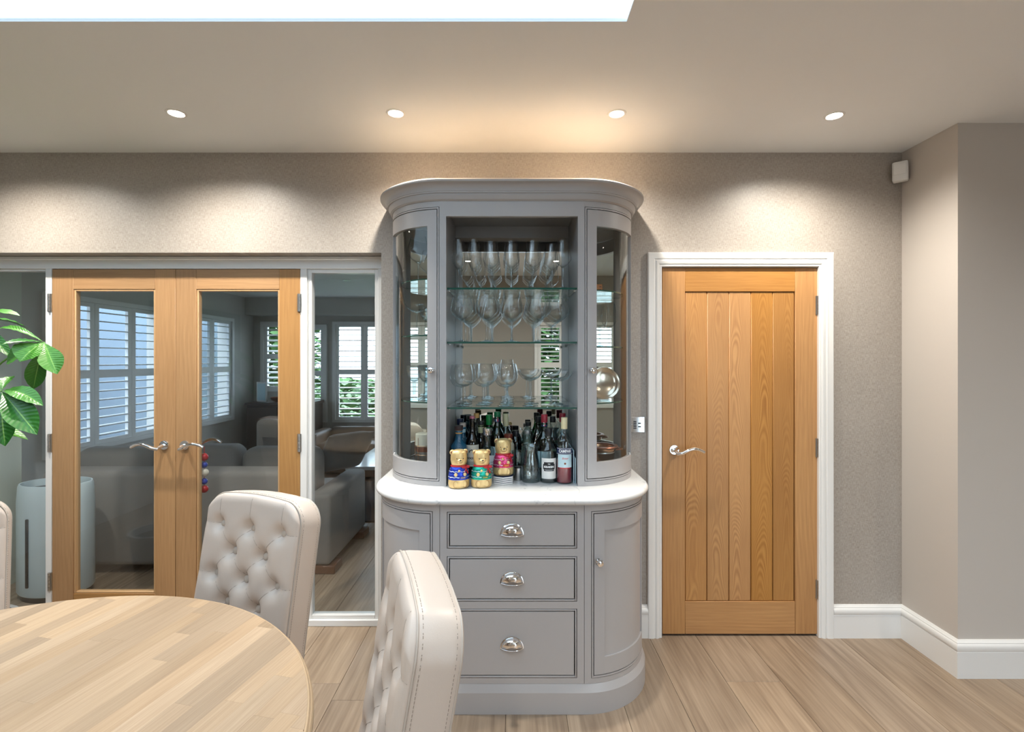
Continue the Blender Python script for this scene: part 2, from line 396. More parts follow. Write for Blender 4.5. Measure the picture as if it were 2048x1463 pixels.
box(bm, WX0, WX1, -1.5, -1.3, 0, WZ0); box(bm, WX0, WX1, -1.5, -1.3, WZ1, CEIL); box(bm, UX1, 1.7, -1.5, -1.3, 0, CEIL); box(bm, 2.45, 3.65, -1.5, -1.3, 0, CEIL); box(bm, 1.7, 2.45, -1.5, -1.3, 2.1, CEIL)  # doorway gap near the right end is added for daylight
struct('wall_front', bm, 'wall_front_shaded', 'warm grey wall behind the viewer, seen in the cabinet mirror', 'wall')
bm = new(); box(bm, .5, 2.2, 2.95, 3.0, 0, 2.3); box(bm, .5, 2.2, 2.9, 2.95, 2.1, 2.3); box(bm, .5, .55, 2.901, 2.949, 0, 2.1); box(bm, 2.15, 2.2, 2.901, 2.949, 0, 2.1)  # unseen box added to keep daylight from leaking under the door
struct('hall_light_block', bm, 'lounge_wall', 'unseen wall added behind the closed oak door to stop daylight leaking', 'wall')
# ceiling with the rooflight opening and its white upstand
bm = new()
box(bm, -3.9, 3.65, SKY1, 2.9, CEIL, CEIL+.006); box(bm, -3.9, 3.65, -1.5, SKY0, CEIL, CEIL+.006)
box(bm, -3.9, SKX0, SKY0, SKY1, CEIL, CEIL+.006); box(bm, SKX1, 3.65, SKY0, SKY1, CEIL, CEIL+.006)
struct('ceiling', bm, 'ceiling', 'white plaster ceiling with four downlights and a rooflight opening', 'ceiling')
sk = thing('window_1', 'long rooflight cut into the ceiling at the top of the photo', 'rooflight', ((SKX0+SKX1)/2, (SKY0+SKY1)/2, CEIL+.01), kind='structure')
bm = new()
t = .04
box(bm, SKX0-t, SKX1+t, SKY1, SKY1+t, CEIL+.0065, CEIL+.012); box(bm, SKX0-t, SKX1+t, SKY0-t, SKY0, CEIL+.0065, CEIL+.006)
box(bm, SKX0-t, SKX0, SKY0, SKY1, CEIL+.0065, CEIL+.012); box(bm, SKX1, SKX1+t, SKY0, SKY1, CEIL+.0065, CEIL+.006)
put('upstand', bm, 'white', sk)
bx('glass_pane', SKX0-.02, SKX1+.02, SKY0-.02, SKY1+.02, CEIL+.013, CEIL+.019, 'dimming_pane', sk)

# ---- floor: every plank its own piece over a dark slab
fl = bx('floor', -4.0, 3.65, -1.5, 8.0, -.10, -.013, 'floor_slab')
setp(fl, 'wood plank floor running from the dining room through to the lounge', 'floor', kind='structure')
PW, PX0 = .2555, .74
plank_mesh = {}
def plank(x, y0, y1):
    L = round(y1-y0, 3)
    if L not in plank_mesh:
        bm = new(); vs = box(bm, -PW/2+.0007, PW/2-.0007, -L/2+.0007, L/2-.0007, -.012, 0)
        es = [e for e in bm.edges if all(abs(v.co.z) < 1e-6 for v in e.verts)]
        bmesh.ops.bevel(bm, geom=es, offset=.0012, segments=1, affect='EDGES')
        plank_mesh[L] = finish(bm, 'plank', 'floor', 0)
    o = bpy.data.objects.new('plank', plank_mesh[L]); C.objects.link(o); o.parent = fl
    o.location = Vector((x, (y0+y1)/2, 0))-fl.location
LEN = 1.86
rk = random.Random(3)
for k in range(-18, 11):
    x = PX0+PW*(k+.5)
    off = rk.choice([.31, .62, .93, 1.24, 1.55])+rk.uniform(-.08, .08)
    if k == 1: off = 2.325-LEN
    if k == -7: off = 2.31-LEN
    if k == 0: off = 1.2
    if k == 2: off = .9
    if k == 3: off = 1.1
    off = off % LEN
    y = -3.2; ends = [off+LEN*i for i in range(-2, 5)]
    ends = [e for e in ends if -1.5 < e < 7.6]+[7.75]
    y = -1.45
    for e in ends:
        if e-y > .05:
            if x > 2.3 and e > 2.36: e2 = min(e, 2.36)
            else: e2 = e
            if e2-y > .05: plank(x, y, e2)
        y = e

# ---- mouldings
def sweep_u(bm, x0, x1, zt, prof, yface):
    """profile (distance outwards from the opening, projection) round a doorway: up, across, down"""
    rows = []
    for d, p in prof:
        rows.append([bm.verts.new(q) for q in ((x0-d, yface-p, 0), (x0-d, yface-p, zt+d), (x1+d, yface-p, zt+d), (x1+d, yface-p, 0))])
    for a, b in zip(rows, rows[1:]):
        for k in range(3): bm.faces.new((a[k], a[k+1], b[k+1], b[k]))
ARCH = [(0, -.03), (0, .010), (.004, .013), (.010, .013), (.012, .011), (.014, .015), (.022, .019), (.030, .021), (.034, .018), (.040, .0165), (.044, .0195), (.050, .021), (.072, .021), (.076, .018), (.076, 0)]
bm = new(); sweep_u(bm, .806, 1.650, 1.994, ARCH, YW)
struct('trim_1', bm, 'white', 'white moulded architrave around the closed oak door', 'architrave')
BASE = [(0, 0), (.018, 0), (.018, .122), (.0165, .1235), (.0165, .127), (.019, .129), (.0215, .136), (.0215, .150), (.018, .158), (.014, .161), (.014, .165), (.009, .170), (.005, .176), (0, .176)]
def baseboard(name, fa, fb, label):
    bm = new(); rows = []
    for d, z in BASE: rows.append((bm.verts.new((*fa(d), z)), bm.verts.new((*fb(d), z))))
    for a, b in zip(rows, rows[1:]): bm.faces.new((a[0], a[1], b[1], b[0]))
    bm.faces.new([r[0] for r in rows]); bm.faces.new([r[1] for r in rows][::-1])
    return struct(name, bm, 'white', label, 'baseboard')
baseboard('baseboard_back', lambda d: (1.726, YW-d), lambda d: (2.105-d, YW-d), 'white baseboard on the papered wall right of the oak door')
baseboard('baseboard_right', lambda d: (2.105-d, YW-d), lambda d: (2.105-d, 2.361-d), 'white baseboard along the short side wall at the right')
baseboard('baseboard_return', lambda d: (2.105-d, 2.361-d), lambda d: (3.5, 2.361-d), 'white baseboard on the wall nearest the right edge of the photo')
baseboard('baseboard_middle', lambda d: (.640, YW-d), lambda d: (.730, YW-d), 'short white baseboard between the cabinet and the door architrave')
baseboard('baseboard_pier', lambda d: (-.706-d*0, YW-d), lambda d: (-.640, YW-d), 'short white baseboard between the glazed screen and the cabinet')

# ---- lever handles
def lever(parent, rx, yf, rz, sgn, sides=(1,), nm='handle'):
    """round rose and arched lever on a door face at yf; sgn gives the way the lever points"""
    for sd in sides:
        y0 = yf; out = -1 if sd == 1 else 1
        bm = new(); cyl_y(bm, rx, y0, y0+out*.008, rz, .0265, 28, .025)
        h = put(nm, bm, 'chrome', parent); h['label'] = 'chrome rose of the door handle' if sd == 1 else 'chrome rose on the far face'
        bm = new()
        pts = [(rx, y0+out*.006, rz), (rx, y0+out*.040, rz-.004), (rx+sgn*.004, y0+out*.056, rz-.014)]
        for q in range(1, 9):
            s = q/8; pts.append((rx+sgn*(.012+.128*s), y0+out*(.064+.006*math.sin(PI*s)), rz-.018+.034*math.sin(PI*.85*s)))
        tube(bm, pts, [.0092, .0092, .0098]+[.0100-.0012*q/8 for q in range(1, 9)], 12)
        put('lever', bm, 'chrome', h)
def hinge(parent, x, z, y, h=.10):
    bm = new(); box(bm, x-.011, x+.011, y-.002, y+.004, z-h/2, z+h/2)
    for k in range(5): tube(bm, [(x, y-.006, z-h/2+h*k/5+.001), (x, y-.006, z-h/2+h*(k+1)/5-.001)], .0062, 10)
    return put('hinge', bm, 'hinge', parent)

# ---- oak plank door
d1 = thing('door_1', 'closed honey oak door with five vertical planks and a chrome lever', 'door', (1.232, 2.712, 0), kind='structure')
yd = 2.705
def dx(u): return Xu(u, yd)
zt, zb = 1.991, .012
bx('stile', dx(1324.6), dx(1369.6), yd, yd+.04, zb, zt, 'oak_stile', d1, .0012)
bx('stile', dx(1590), dx(1634), yd, yd+.04, zb, zt, 'oak_stile', d1, .0012)
bx('rail', dx(1369.9), dx(1589.7), yd+.0003, yd+.04, Zv(582.5, yd), zt, 'oak_rail', d1, .0012)
bx('rail', dx(1369.9), dx(1589.7), yd+.0003, yd+.04, zb, Zv(1202.5, yd), 'oak_rail', d1, .0012)
us = [1370.4, 1414.2, 1458.4, 1502.4, 1546.2, 1589.2]
for a, b in zip(us, us[1:]):
    bx('plank', dx(a)+.0006, dx(b)-.0006, yd+.006, yd+.034, Zv(1202.5, yd)+.001, Zv(582.5, yd)-.001, 'oak_plank', d1, .0035)
lever(d1, Xu(1348, 2.70), yd, Zv(899, 2.70), 1)
for v in (610, 895, 1178): hinge(d1, Xu(1635.5, 2.70), Zv(v, 2.70), 2.703)
bx('backing', dx(1371), dx(1588.5), yd+.0345, yd+.0385, .15, 1.85, 'gap_shade', d1)  # shade-black sheet behind the plank joints

# ---- glazed screen: white frame, two oak doors, two sidelights
t2 = thing('trim_2', 'white painted frame of the glazed screen left of the cabinet', 'screen frame', (-1.9, YS, 0), kind='structure')
def sx(u, Y=YS): return Xu(u, Y)
XL = -3.74
bx('head', XL, OPX1, YS, YS+.09, 2.004, OPZ, 'white', t2, .002)
bx('head_bead', XL, OPX1, YS-.012, YS, Zv(520, YS), OPZ-.001, 'white', t2, .003)
bx('mullion', sx(90), sx(102.4), YS, YS+.09, 0, 2.004, 'white', t2, .002)
bx('mullion', sx(599.8), sx(613), YS, YS+.09, 0, 2.004, 'white', t2, .002)
bx('jamb', sx(755.5), OPX1, YS, YS+.09, 0, 2.004, 'white', t2, .002)
bx('jamb', XL, XL+.03, YS, YS+.09, 0, 2.004, 'white', t2, .002)
def bead_rect(x0, x1, z0, z1, w, y0, y1, m, parent, name='bead'):
    bm = new()
    box(bm, x0, x0+w, y0, y1, z0, z1, .002); box(bm, x1-w, x1, y0, y1, z0, z1, .002)
    box(bm, x0+w, x1-w, y0, y1, z1-w, z1, .002); box(bm, x0+w, x1-w, y0, y1, z0, z0+w, .002)
    return put(name, bm, m, parent)
# right sidelight
bx('sidelight_sill', sx(613), sx(755.5), YS, YS+.09, 0, .036, 'white', t2, .003)
bead_rect(sx(613), sx(755.5), .036, 2.004, .022, YS+.014, YS+.06, 'white', t2)
bx('glass_pane', sx(617), sx(752), YS+.033, YS+.039, .05, 1.99, 'pane', t2)
# left sidelight
bx('sidelight_sill', XL+.03, sx(90), YS, YS+.09, 0, .036, 'white', t2, .003)
bead_rect(XL+.03, sx(90), .036, 2.004, .012, YS+.014, YS+.06, 'white', t2)
bx('glass_pane', XL+.035, sx(91.5), YS+.033, YS+.039, .045, 1.995, 'pane', t2)
def screen_door(name, label, u0, g0, g1, u1, hx, sgn, hinge_u):
    r = thing(name, label, 'door', ((sx(u0)+sx(u1))/2, YS+.02, 0), kind='structure')
    y0, y1 = YS+.002, YS+.042; z0, z1 = .006, 2.001; gt, gb = Zv(578, YS), Zv(1187, YS)
    bx('stile', sx(u0), sx(g0), y0, y1, z0, z1, 'soak_stile', r, .0015)
    bx('stile', sx(g1), sx(u1), y0, y1, z0, z1, 'soak_stile', r, .0015)
    bx('rail', sx(g0), sx(g1), y0+.0003, y1, gt, z1, 'soak_rail', r, .0015)
    bx('rail', sx(g0), sx(g1), y0+.0003, y1, z0, gb, 'soak_rail', r, .0015)
    bead_rect(sx(g0)+.0003, sx(g1)-.0003, gb+.0003, gt-.0003, .0105, y0+.004, y1-.004, 'oak_bead', r)
    bx('glass_pane', sx(g0)+.004, sx(g1)-.004, YS+.019, YS+.025, gb+.004, gt-.004, 'pane', r)
    lever(r, sx(hx), y0, Zv(889.5, YS), sgn, (1,))
    lever(r, sx(hx), y1, Zv(889.5, YS), sgn, (-1,), 'far_handle')
    for v in (605, 885, 1162): hinge(r, sx(hinge_u), Zv(v, YS), YS-.001)
    return r
screen_door('door_2', 'left oak glazed door of the screen, with one tall pane and chrome lever', 103, 145.5, 309, 349.7, 328.5, -1, 99.5)
screen_door('door_3', 'right oak glazed door of the screen, partly behind the tufted chair', 350.3, 391.5, 558, 599.3, 369.4, 1, 598.5)

# ================================================================ LOUNGE BEYOND THE SCREEN
LC = 2.335; LY = 7.0
def shutter(name, label, axis, a0, a1, z0, z1, pos, panels=2, tiers=2, slat_h=.075, kind='structure', tilt=25):
    """white plantation shutter: axis 'x' = in a wall facing -Y at y=pos, axis 'y' = in a wall facing +X at x=pos"""
    base = (((a0+a1)/2, pos, (z0+z1)/2) if axis == 'x' else (pos, (a0+a1)/2, (z0+z1)/2))
    r = thing(name, label, 'window', base, kind=kind)
    st = .045
    def bb(nm, p0, p1, q0, q1, d0, d1, m='white_matt', par=r):
        if axis == 'x': return bx(nm, p0, p1, pos+d0, pos+d1, q0, q1, m, par)
        return bx(nm, pos-d1, pos-d0, p0, p1, q0, q1, m, par)
    bm = new()
    def fb(p0, p1, q0, q1, d0, d1):
        if axis == 'x': box(bm, p0, p1, pos+d0, pos+d1, q0, q1)
        else: box(bm, pos-d1, pos-d0, p0, p1, q0, q1)
    fb(a0, a0+.04, z0, z1, -.02, .05); fb(a1-.04, a1, z0, z1, -.02, .05); fb(a0+.04, a1-.04, z1-.04, z1, -.02, .05); fb(a0+.04, a1-.04, z0, z0+.04, -.02, .05)
    put('shutter_frame', bm, 'white_matt', r)
    wpan = (a1-a0-.08)/panels; hz = (z1-z0-.08)/tiers
    sm = None
    for p in range(panels):
        bm = new(); p0 = a0+.04+p*wpan+.002; p1 = p0+wpan-.004
        fb(p0, p0+st, z0+.041, z1-.041, 0, .028); fb(p1-st, p1, z0+.041, z1-.041, 0, .028)
        for tt in range(tiers+1):
            zc = z0+.04+tt*hz; zz0, zz1 = max(z0+.041, zc-.035), min(z1-.041, zc+.035); fb(p0+st, p1-st, zz0, zz1, 0, .028)
        put('shutter_panel', bm, 'white_matt', r)
        for tt in range(tiers):
            s0, s1 = z0+.04+tt*hz+.037, z0+.04+(tt+1)*hz-.037
            n = max(3, int(round((s1-s0)/slat_h))); pit = (s1-s0)/n
            for k in range(n):
                zc = s0+pit*(k+.5)
                if sm is None:
                    bm = new(); L = (p1-p0-2*st)/2-.001
                    box(bm, -L, L, -.031, .031, -.0045, .0045, .003)
                    me = finish(bm, 'slat', 'white_matt', 30); sm = me
                o = bpy.data.objects.new('slat', sm); C.objects.link(o); o.parent = r
                ang = math.radians(tilt)
                if axis == 'x':
                    o.location = Vector(((p0+p1)/2, pos+.014, zc))-r.location; o.rotation_euler = (ang, 0, 0)
                else:
                    o.location = Vector((pos-.014, (p0+p1)/2, zc))-r.location; o.rotation_euler = (ang, 0, PI/2)
    return r
# lounge walls
B = [(-3.50, -3.12, 1.05, 2.02), (-2.98, -2.58, .62, 1.98), (-2.50, -1.62, .62, 2.02), (-1.50, -.60, .62, 2.06)]
bm = new(); xs = -3.75
for (a, b, c, d) in B:
    box(bm, xs, a, LY, LY+.2, 0, LC); box(bm, a, b, LY, LY+.2, 0, c); box(bm, a, b, LY, LY+.2, d, LC); xs = b
box(bm, xs, .2, LY, LY+.2, 0, LC)
struct('wall_lounge_back', bm, 'lounge_wall', 'pale grey far wall of the lounge with shuttered windows', 'wall')
bm = new()
S0, S1, S2, S3 = 3.85, 5.20, 5.55, 6.45
box(bm, -3.8, -3.62, 2.9, S0, 0, LC); box(bm, -3.8, -3.62, S1, S2, 0, LC); box(bm, -3.8, -3.62, S3, LY+.2, 0, LC)
for q0, q1 in ((S0, S1), (S2, S3)): box(bm, -3.8, -3.62, q0, q1, 0, .72); box(bm, -3.8, -3.62, q0, q1, 2.02, LC)
struct('wall_lounge_left', bm, 'lounge_wall', 'pale grey left wall of the lounge with two shuttered windows', 'wall')
bm = new(); box(bm, -.42, -.25, 2.9, LY, 0, LC)
struct('wall_lounge_right', bm, 'lounge_wall', 'lounge wall out of sight behind the display cabinet', 'wall')
bm = new(); box(bm, -3.62, -3.335, 2.91, 3.40, 0, LC)
struct('wall_lounge_stub', bm, 'sage_wall', 'pale sage wall end seen through the left sidelight', 'wall')
bm = new(); box(bm, -3.8, -.25, 2.9, LY+.2, LC, LC+.15); 
struct('ceiling_lounge', bm, 'white_matt', 'white lounge ceiling beyond the glazed screen', 'ceiling')
bm = new(); box(bm, -3.62, -.42, LY-.22, LY, 2.10, LC)
struct('trim_3', bm, 'lounge_wall', 'boxed beam across the top of the lounge bay window', 'beam')
shutter('window_3', 'white shuttered lounge window seen through the right oak door', 'x', *B[0], LY-.03, 1, 2)
shutter('window_4', 'narrow shuttered bay window with greenery outside, at the left of the right sidelight', 'x', *B[1], LY-.03, 1, 2, tilt=8)
shutter('window_5', 'bright two-panel shuttered bay window in the right sidelight', 'x', *B[2], LY-.03, 2, 2, tilt=8)
w8 = thing('added_window_8', 'unseen bay window added to brighten the lounge, hidden behind the papered wall', 'window', (-1.05, LY, 1.34), kind='structure')  # window out of view, added to brighten the lounge
bead_rect(-1.50, -.60, .62, 2.06, .06, LY+.02, LY+.08, 'white_matt', w8, 'window_frame')
shutter('window_6', 'three-panel shuttered side window of the lounge seen through the left oak door', 'y', S0, S1, .72, 2.02, -3.60, 3, 2, tilt=3)
shutter('window_7', 'two-panel shuttered side window of the lounge seen through the right oak door', 'y', S2, S3, .72, 2.02, -3.60, 2, 2, tilt=3)
for k, (x, y) in enumerate(((-2.55, 5.6), (-1.75, 5.3))):
    bm = new(); lathe(bm, [(.0, -.001), (.04, -.004), (.042, 0), (0, .0)], 20, x, y, LC)
    setp(put('ceiling_spot', bm, 'steel'), ['unlit round spotlight in the lounge ceiling, the farther of two', 'unlit round spotlight in the lounge ceiling, the nearer of two'][k], 'light', 'lounge ceiling spots')
# sofa seen from behind
so = thing('sofa', 'grey fabric sofa seen from behind through the glazed screen', 'sofa', (-2.3, 3.9, 0))
bx('sofa_back', -3.28, -1.435, 3.47, 3.70, .06, .715, 'sofa', so, .04, 3)
bx('armrest', -1.43, -1.265, 3.475, 4.33, .06, .555, 'sofa', so, .03, 3)
bx('seat', -3.28, -1.435, 3.705, 4.35, .06, .36, 'sofa', so, .03, 2)
for k, (a, b) in enumerate(((-3.27, -2.66), (-2.65, -2.04), (-2.03, -1.445))):
    bx('seat_cushion', a, b, 3.93, 4.37, .363, .47, 'sofa', so, .035, 3)
    bm = new(); box(bm, a+.004, b-.004, 3.705, 3.92, .365, .86 + .02*(k == 1), .07, 4)
    for v in bm.verts:
        if v.co.z > .7: v.co.z -= .05*((v.co.x-(a+b)/2)/.3)**2
    put('back_cushion', bm, 'sofa', so)
for (x, y) in ((-1.32, 3.56), (-1.32, 4.24), (-3.2, 3.56), (-3.2, 4.24)):
    bx('foot', x-.085, x+.085, y-.08, y+.08, .0, .0585, 'foot_wood', so, .006)
def pillow(name, loc, sz, rot, m, label, cat='cushion'):
    bm = new(); n = 12; top = {}; 
    for sgn in (1, -1):
        for i in range(n+1):
            for j in range(n+1):
                u, v = i/n*2-1, j/n*2-1
                if sgn == -1 and (i in (0, n) or j in (0, n)): top[(sgn, i, j)] = top[(1, i, j)]; continue
                e = (1-u**4)*(1-v**4); pinch = 1-.08*(u*u*v*v)*0-.06*(1-abs(u*v))
                top[(sgn, i, j)] = bm.verts.new((u*sz[0]/2*(1-.06*(1-v*v)), sgn*sz[1]/2*max(0, e)**.5, v*sz[2]/2*(1-.06*(1-u*u))))
        for i in range(n):
            for j in range(n):
                bm.faces.new([top[(sgn, a, b)] for a, b in ((i, j), (i+1, j), (i+1, j+1), (i, j+1))])
    o = put(name, bm, m, None, 60, local=True); o.location = loc; o.rotation_euler = rot
    return setp(o, label, cat)
pillow('cushion', (-1.37, 4.10, .745), (.42, .17, .38), (math.radians(38), 0, math.radians(50)), 'cushion', 'dark grey cushion slumped over the sofa armrest')
pillow('cushion', (-1.80, 4.06, .69), (.40, .16, .40), (math.radians(15), 0, math.radians(20)), 'cushion', 'dark grey cushion upright in the corner of the sofa')
# coffee table, rug
ct = thing('coffee_table', 'low coffee table with a pale marble top beyond the sofa', 'table', (-1.1, 5.2, 0))
bx('table_top', -1.62, -.62, 4.85, 6.0, .42, .455, 'marble', ct, .004)
for (x, y) in ((-1.55, 4.93), (-.69, 4.93), (-1.55, 5.92), (-.69, 5.92)): bx('leg', x-.035, x+.035, y-.035, y+.035, .012, .42, 'foot_wood', ct, .003)
bx('apron', -1.57, -.67, 4.91, 5.94, .34, .419, 'foot_wood', ct, .003)
setp(bx('rug', -1.85, -.46, 4.60, 6.08, .0005, .012, 'rug'), 'dark blue rug under the lounge coffee table', 'rug')
setp(bx('remote_control', -1.08, -.90, 5.02, 5.06, .4555, .474, 'black', None, .004), 'black remote control on the marble coffee table', 'remote')
setp(bx('tissue_box', -1.62+.06, -1.62+.28, 5.72, 5.86, .4555, .52, 'paper', None, .004), 'white box at the far end of the marble coffee table', 'box')
# brown armchair by the bay
ac = thing('armchair', 'low brown leather armchair in front of the bay window', 'armchair', (-2.0, 6.35, 0))
bx('seat', -2.41, -1.50, 6.10, 6.62, .10, .46, 'brown_leather', ac, .05, 3); bx('backrest', -2.41, -1.50, 6.63, 6.76, .12, .60, 'brown_leather', ac, .05, 3)
bx('armrest', -1.495, -1.33, 6.10, 6.76, .10, .58, 'brown_leather', ac, .05, 3); bx('armrest', -2.58, -2.415, 6.10, 6.76, .10, .58, 'brown_leather', ac, .05, 3)
for (x, y) in ((-2.50, 6.17), (-1.41, 6.17), (-2.50, 6.70), (-1.41, 6.70)): bx('foot', x-.03, x+.03, y-.03, y+.03, 0, .1, 'foot_wood', ac)
# beige tub chair
tc_ = thing('lounge_chair', 'beige upholstered lounge chair beside the dark sideboard', 'chair', (-2.5, 5.3, 0))
bm = new(); box(bm, -2.72, -2.25, 5.28, 5.42, .30, .86, .06, 4); put('backrest', bm, 'beige_fabric', tc_)
bx('seat', -2.72, -2.25, 4.82, 5.275, .30, .46, 'beige_fabric', tc_, .04, 3)
for (x, y) in ((-2.67, 4.88), (-2.30, 4.88), (-2.67, 5.36), (-2.30, 5.36)): bx('leg', x-.02, x+.02, y-.02, y+.02, 0, .3, 'foot_wood', tc_)
# sideboard with things on it
sb = thing('sideboard', 'dark brown sideboard against the far lounge wall', 'sideboard', (-3.0, 6.7, 0))
bx('carcass', -3.43, -2.62, 6.46, 6.92, .06, .90, 'dark_wood', sb, .004); bx('top', -3.45, -2.60, 6.44, 6.93, .901, .935, 'dark_wood', sb, .004)
bx('plinth', -3.41, -2.64, 6.49, 6.90, 0, .06, 'dark_wood', sb)
for (a, b) in ((-3.42, -3.03), (-3.02, -2.63)): bx('door', a, b, 6.445, 6.459, .08, .88, 'dark_wood', sb, .003)
def frame(x, y, z, w, h, rz, label, tint):
    r = thing('photo_frame', label, 'photo frame', (x, y, z), rz)
    bm = new(); box(bm, -w/2, w/2, -.008, .008, 0, h, .002); put('frame_border', bm, 'white_matt', r, local=True)
    bm = new(); box(bm, -w/2+.02, w/2-.02, -.011, -.0085, .02, h-.02); put('picture', bm, tint, r, local=True)
frame(-3.30, 6.60, .936, .20, .26, -.5, 'pale photo frame at the left end of the dark sideboard', 'pale_blue_label')
frame(-2.86, 6.68, .936, .24, .20, .25, 'white photo frame at the right of the dark sideboard', 'pale_blue_label')
bm = new(); lathe(bm, [(0, 0), (.05, 0), (.10, .03), (.115, .06), (.105, .06), (.09, .035), (0, .012)], 20, -3.08, 6.62, .936)
setp(put('bowl', bm, 'copper_dark'), 'small brown bowl between photo frames on the sideboard', 'bowl')
tv = thing('television', 'large black television on the left dining wall, reflected in the glazed doors', 'television', (-3.70, -.3, 1.64))
bx('screen', -3.705, -3.68, -1.13, .54, 1.17, 2.10, 'screen', tv, .004); bx('wall_bracket', -3.749, -3.706, -.6, .0, 1.4, 1.8, 'black', tv)
bx('bezel', -3.680, -3.677, -1.13, .54, 1.17, 1.182, 'steel', tv)
# air purifier
ap = thing('air_purifier', 'tall pale aqua air purifier standing behind the left oak door', 'air purifier', (-2.915, 3.2, 0))
bm = new(); lathe(bm, [(0, .035), (.95, .035), (1, .05), (1, .60), (.97, .70), (.94, .715), (.90, .715), (.88, .66), (0, .66)], 40, -2.915, 3.2, 0, .215, .15); put('body', bm, 'purifier', ap)
bm = new(); lathe(bm, [(0, 0), (.9, 0), (.9, .034), (0, .034)], 32, -2.915, 3.2, 0, .215, .15); put('base', bm, 'black', ap)
bm = new(); lathe(bm, [(0, .662), (.86, .662), (.86, .672), (0, .672)], 32, -2.915, 3.2, 0, .215, .15); put('grille', bm, 'black', ap)
bm = new(); box(bm, -2.968, -2.952, 3.044, 3.056, .10, .52, .003); put('vent', bm, 'black', ap)
# pompom garland on the inner handle
pg = thing('pompom_garland', 'short string of coloured pompoms hanging inside the right oak door', 'garland', (-1.785, 2.90, .98))
bm = new(); tube(bm, [(-1.785, 2.90, .99), (-1.785, 2.90, .74)], .002, 6); put('string', bm, 'red_ribbon', pg)
for z, r_, m_ in ((.93, .022, 'red_ribbon'), (.885, .018, 'foil_dblue'), (.84, .024, 'cream_paper'), (.79, .018, 'foil_dblue'), (.745, .022, 'red_ribbon')):
    bm = new(); ball(bm, (-1.785, 2.90, z), r_); put('pompom', bm, m_, pg)
# outdoors
bm = new(); box(bm, -30, 30, -40, -1.55, -.2, -.12); box(bm, -30, -3.95, -1.55, 7.2, -.2, -.12)
setp(put('patio', bm, 'patio'), 'grey stone patio outside the room', 'patio', kind='structure')
setp(bx('neighbour_wall', -5.6, -5.4, 2.6, 9.5, -.12, 4.5, 'neighbour'), 'blue-grey neighbouring wall outside the lounge side window', 'wall', kind='structure')
bm = new(); box(bm, -30, 30, 7.25, 40, -.2, -.12)
setp(put('lawn', bm, 'lawn'), 'green lawn outside the windows', 'lawn', kind='structure')
def hedge(name, label, x0, x1, y, h, d, n, seed):
    rr = random.Random(seed); bm = new()
    for _ in range(n):
        x = rr.uniform(x0, x1); z = h*rr.random()**.8; yy = y+rr.uniform(-d, d)
        a, b_, s = rr.uniform(0, 6.3), rr.uniform(-1.2, 1.2), rr.uniform(.05, .11)
        u = Vector((math.cos(a), math.sin(a), 0))*s; v = Vector((-math.sin(a)*math.cos(b_), math.cos(a)*math.cos(b_), math.sin(b_)))*s*.6
        c = Vector((x, yy, z)); bm.faces.new([bm.verts.new(c+q) for q in (-u, v, u, -v)])
    o = put(name, bm, 'hedge', None, 0); return setp(o, label, 'hedge', kind='stuff')
hedge('hedge', 'leafy green shrubs outside the bay window', -5.0, -3.45, 9.0, 2.5, .4, 3800, 1)
hedge('hedge', 'low green shrubs under the bay window', -3.2, 0, 8.6, 1.15, .3, 1800, 2)
hedge('hedge', 'green shrubs outside the window seen in the cabinet mirror', -1.2, 1.1, -3.4, 2.3, .35, 7000, 3)
# shuttered window behind the viewer (only its mirror image shows)
r = shutter('window_2', 'white shuttered window behind the viewer, reflected in the cabinet mirror', 'x', WX0, WX1, WZ0, WZ1, 0, 1, 2, slat_h=.058, tilt=-8)
r.location = ((WX0+WX1)/2, -1.3, (WZ0+WZ1)/2); r.rotation_euler = (0, 0, PI)

for nm, q0, q1, pn, lb in (('window_9', VX0, VX1, 2, 'two-panel shuttered window behind the viewer, glimpsed in the left glazed bay'), ('window_10', UX0, UX1, 1, 'narrow shuttered window behind the viewer, glimpsed in the right glazed bay')):
    r = shutter(nm, lb, 'x', q0, q1, WZ0, WZ1, 0, pn, 2, slat_h=.058, tilt=-5)
    r.location = ((q0+q1)/2, -1.3, (WZ0+WZ1)/2); r.rotation_euler = (0, 0, PI)

# ================================================================ DOWNLIGHTS
ORD = ['first', 'second', 'third', 'fourth']
SPOTS = [(Xu(u, 1000*(CEIL-CAMZ)/(718-v)), 1000*(CEIL-CAMZ)/(718-v)) for u, v in ((352, 226), (791, 226), (1233, 227), (1668, 231), (-88, 226))]+[(2.7, .9), (1.5, -.3), (.5, -.3), (-.5, -.3), (-1.5, -.3)]  # last five: unseen downlights added to help light the room
for k, (x, Y) in enumerate(SPOTS):
    r = thing('downlight', (f'lit recessed ceiling downlight, {ORD[k]} from the left' if k < 4 else 'lit recessed ceiling downlight beyond the left edge of the photo' if k == 4 else f'added downlight out of view that helps light the room, {["first", "second", "third", "fourth", "fifth", "sixth"][k-5]} from the left'), 'downlight', (x, Y, CEIL), group='lit ceiling downlights')
    bm = new(); lathe(bm, [(.030, .0), (.034, -.004), (.041, -.003), (.0435, 0)], 32); put('bezel', bm, 'white', r, local=True)
    bm = new(); lathe(bm, [(0, -.0015), (.0305, -.0015), (.0305, .0), (0, .0)], 24); put('lens', bm, MT.setdefault('lamp', emit('warm_lamp_lens', (1, .93, .82), 14)), r, local=True)
    L = bpy.data.lights.new('downlight_beam', 'SPOT'); L.energy = 52 if k < 5 else 24; L.color = (1, .93, .82); L.spot_size = math.radians(150); L.spot_blend = 1.0; L.shadow_soft_size = .03
    lo = bpy.data.objects.new('downlight_beam', L); C.objects.link(lo); lo.parent = r; lo.location = (0, 0, -.012)
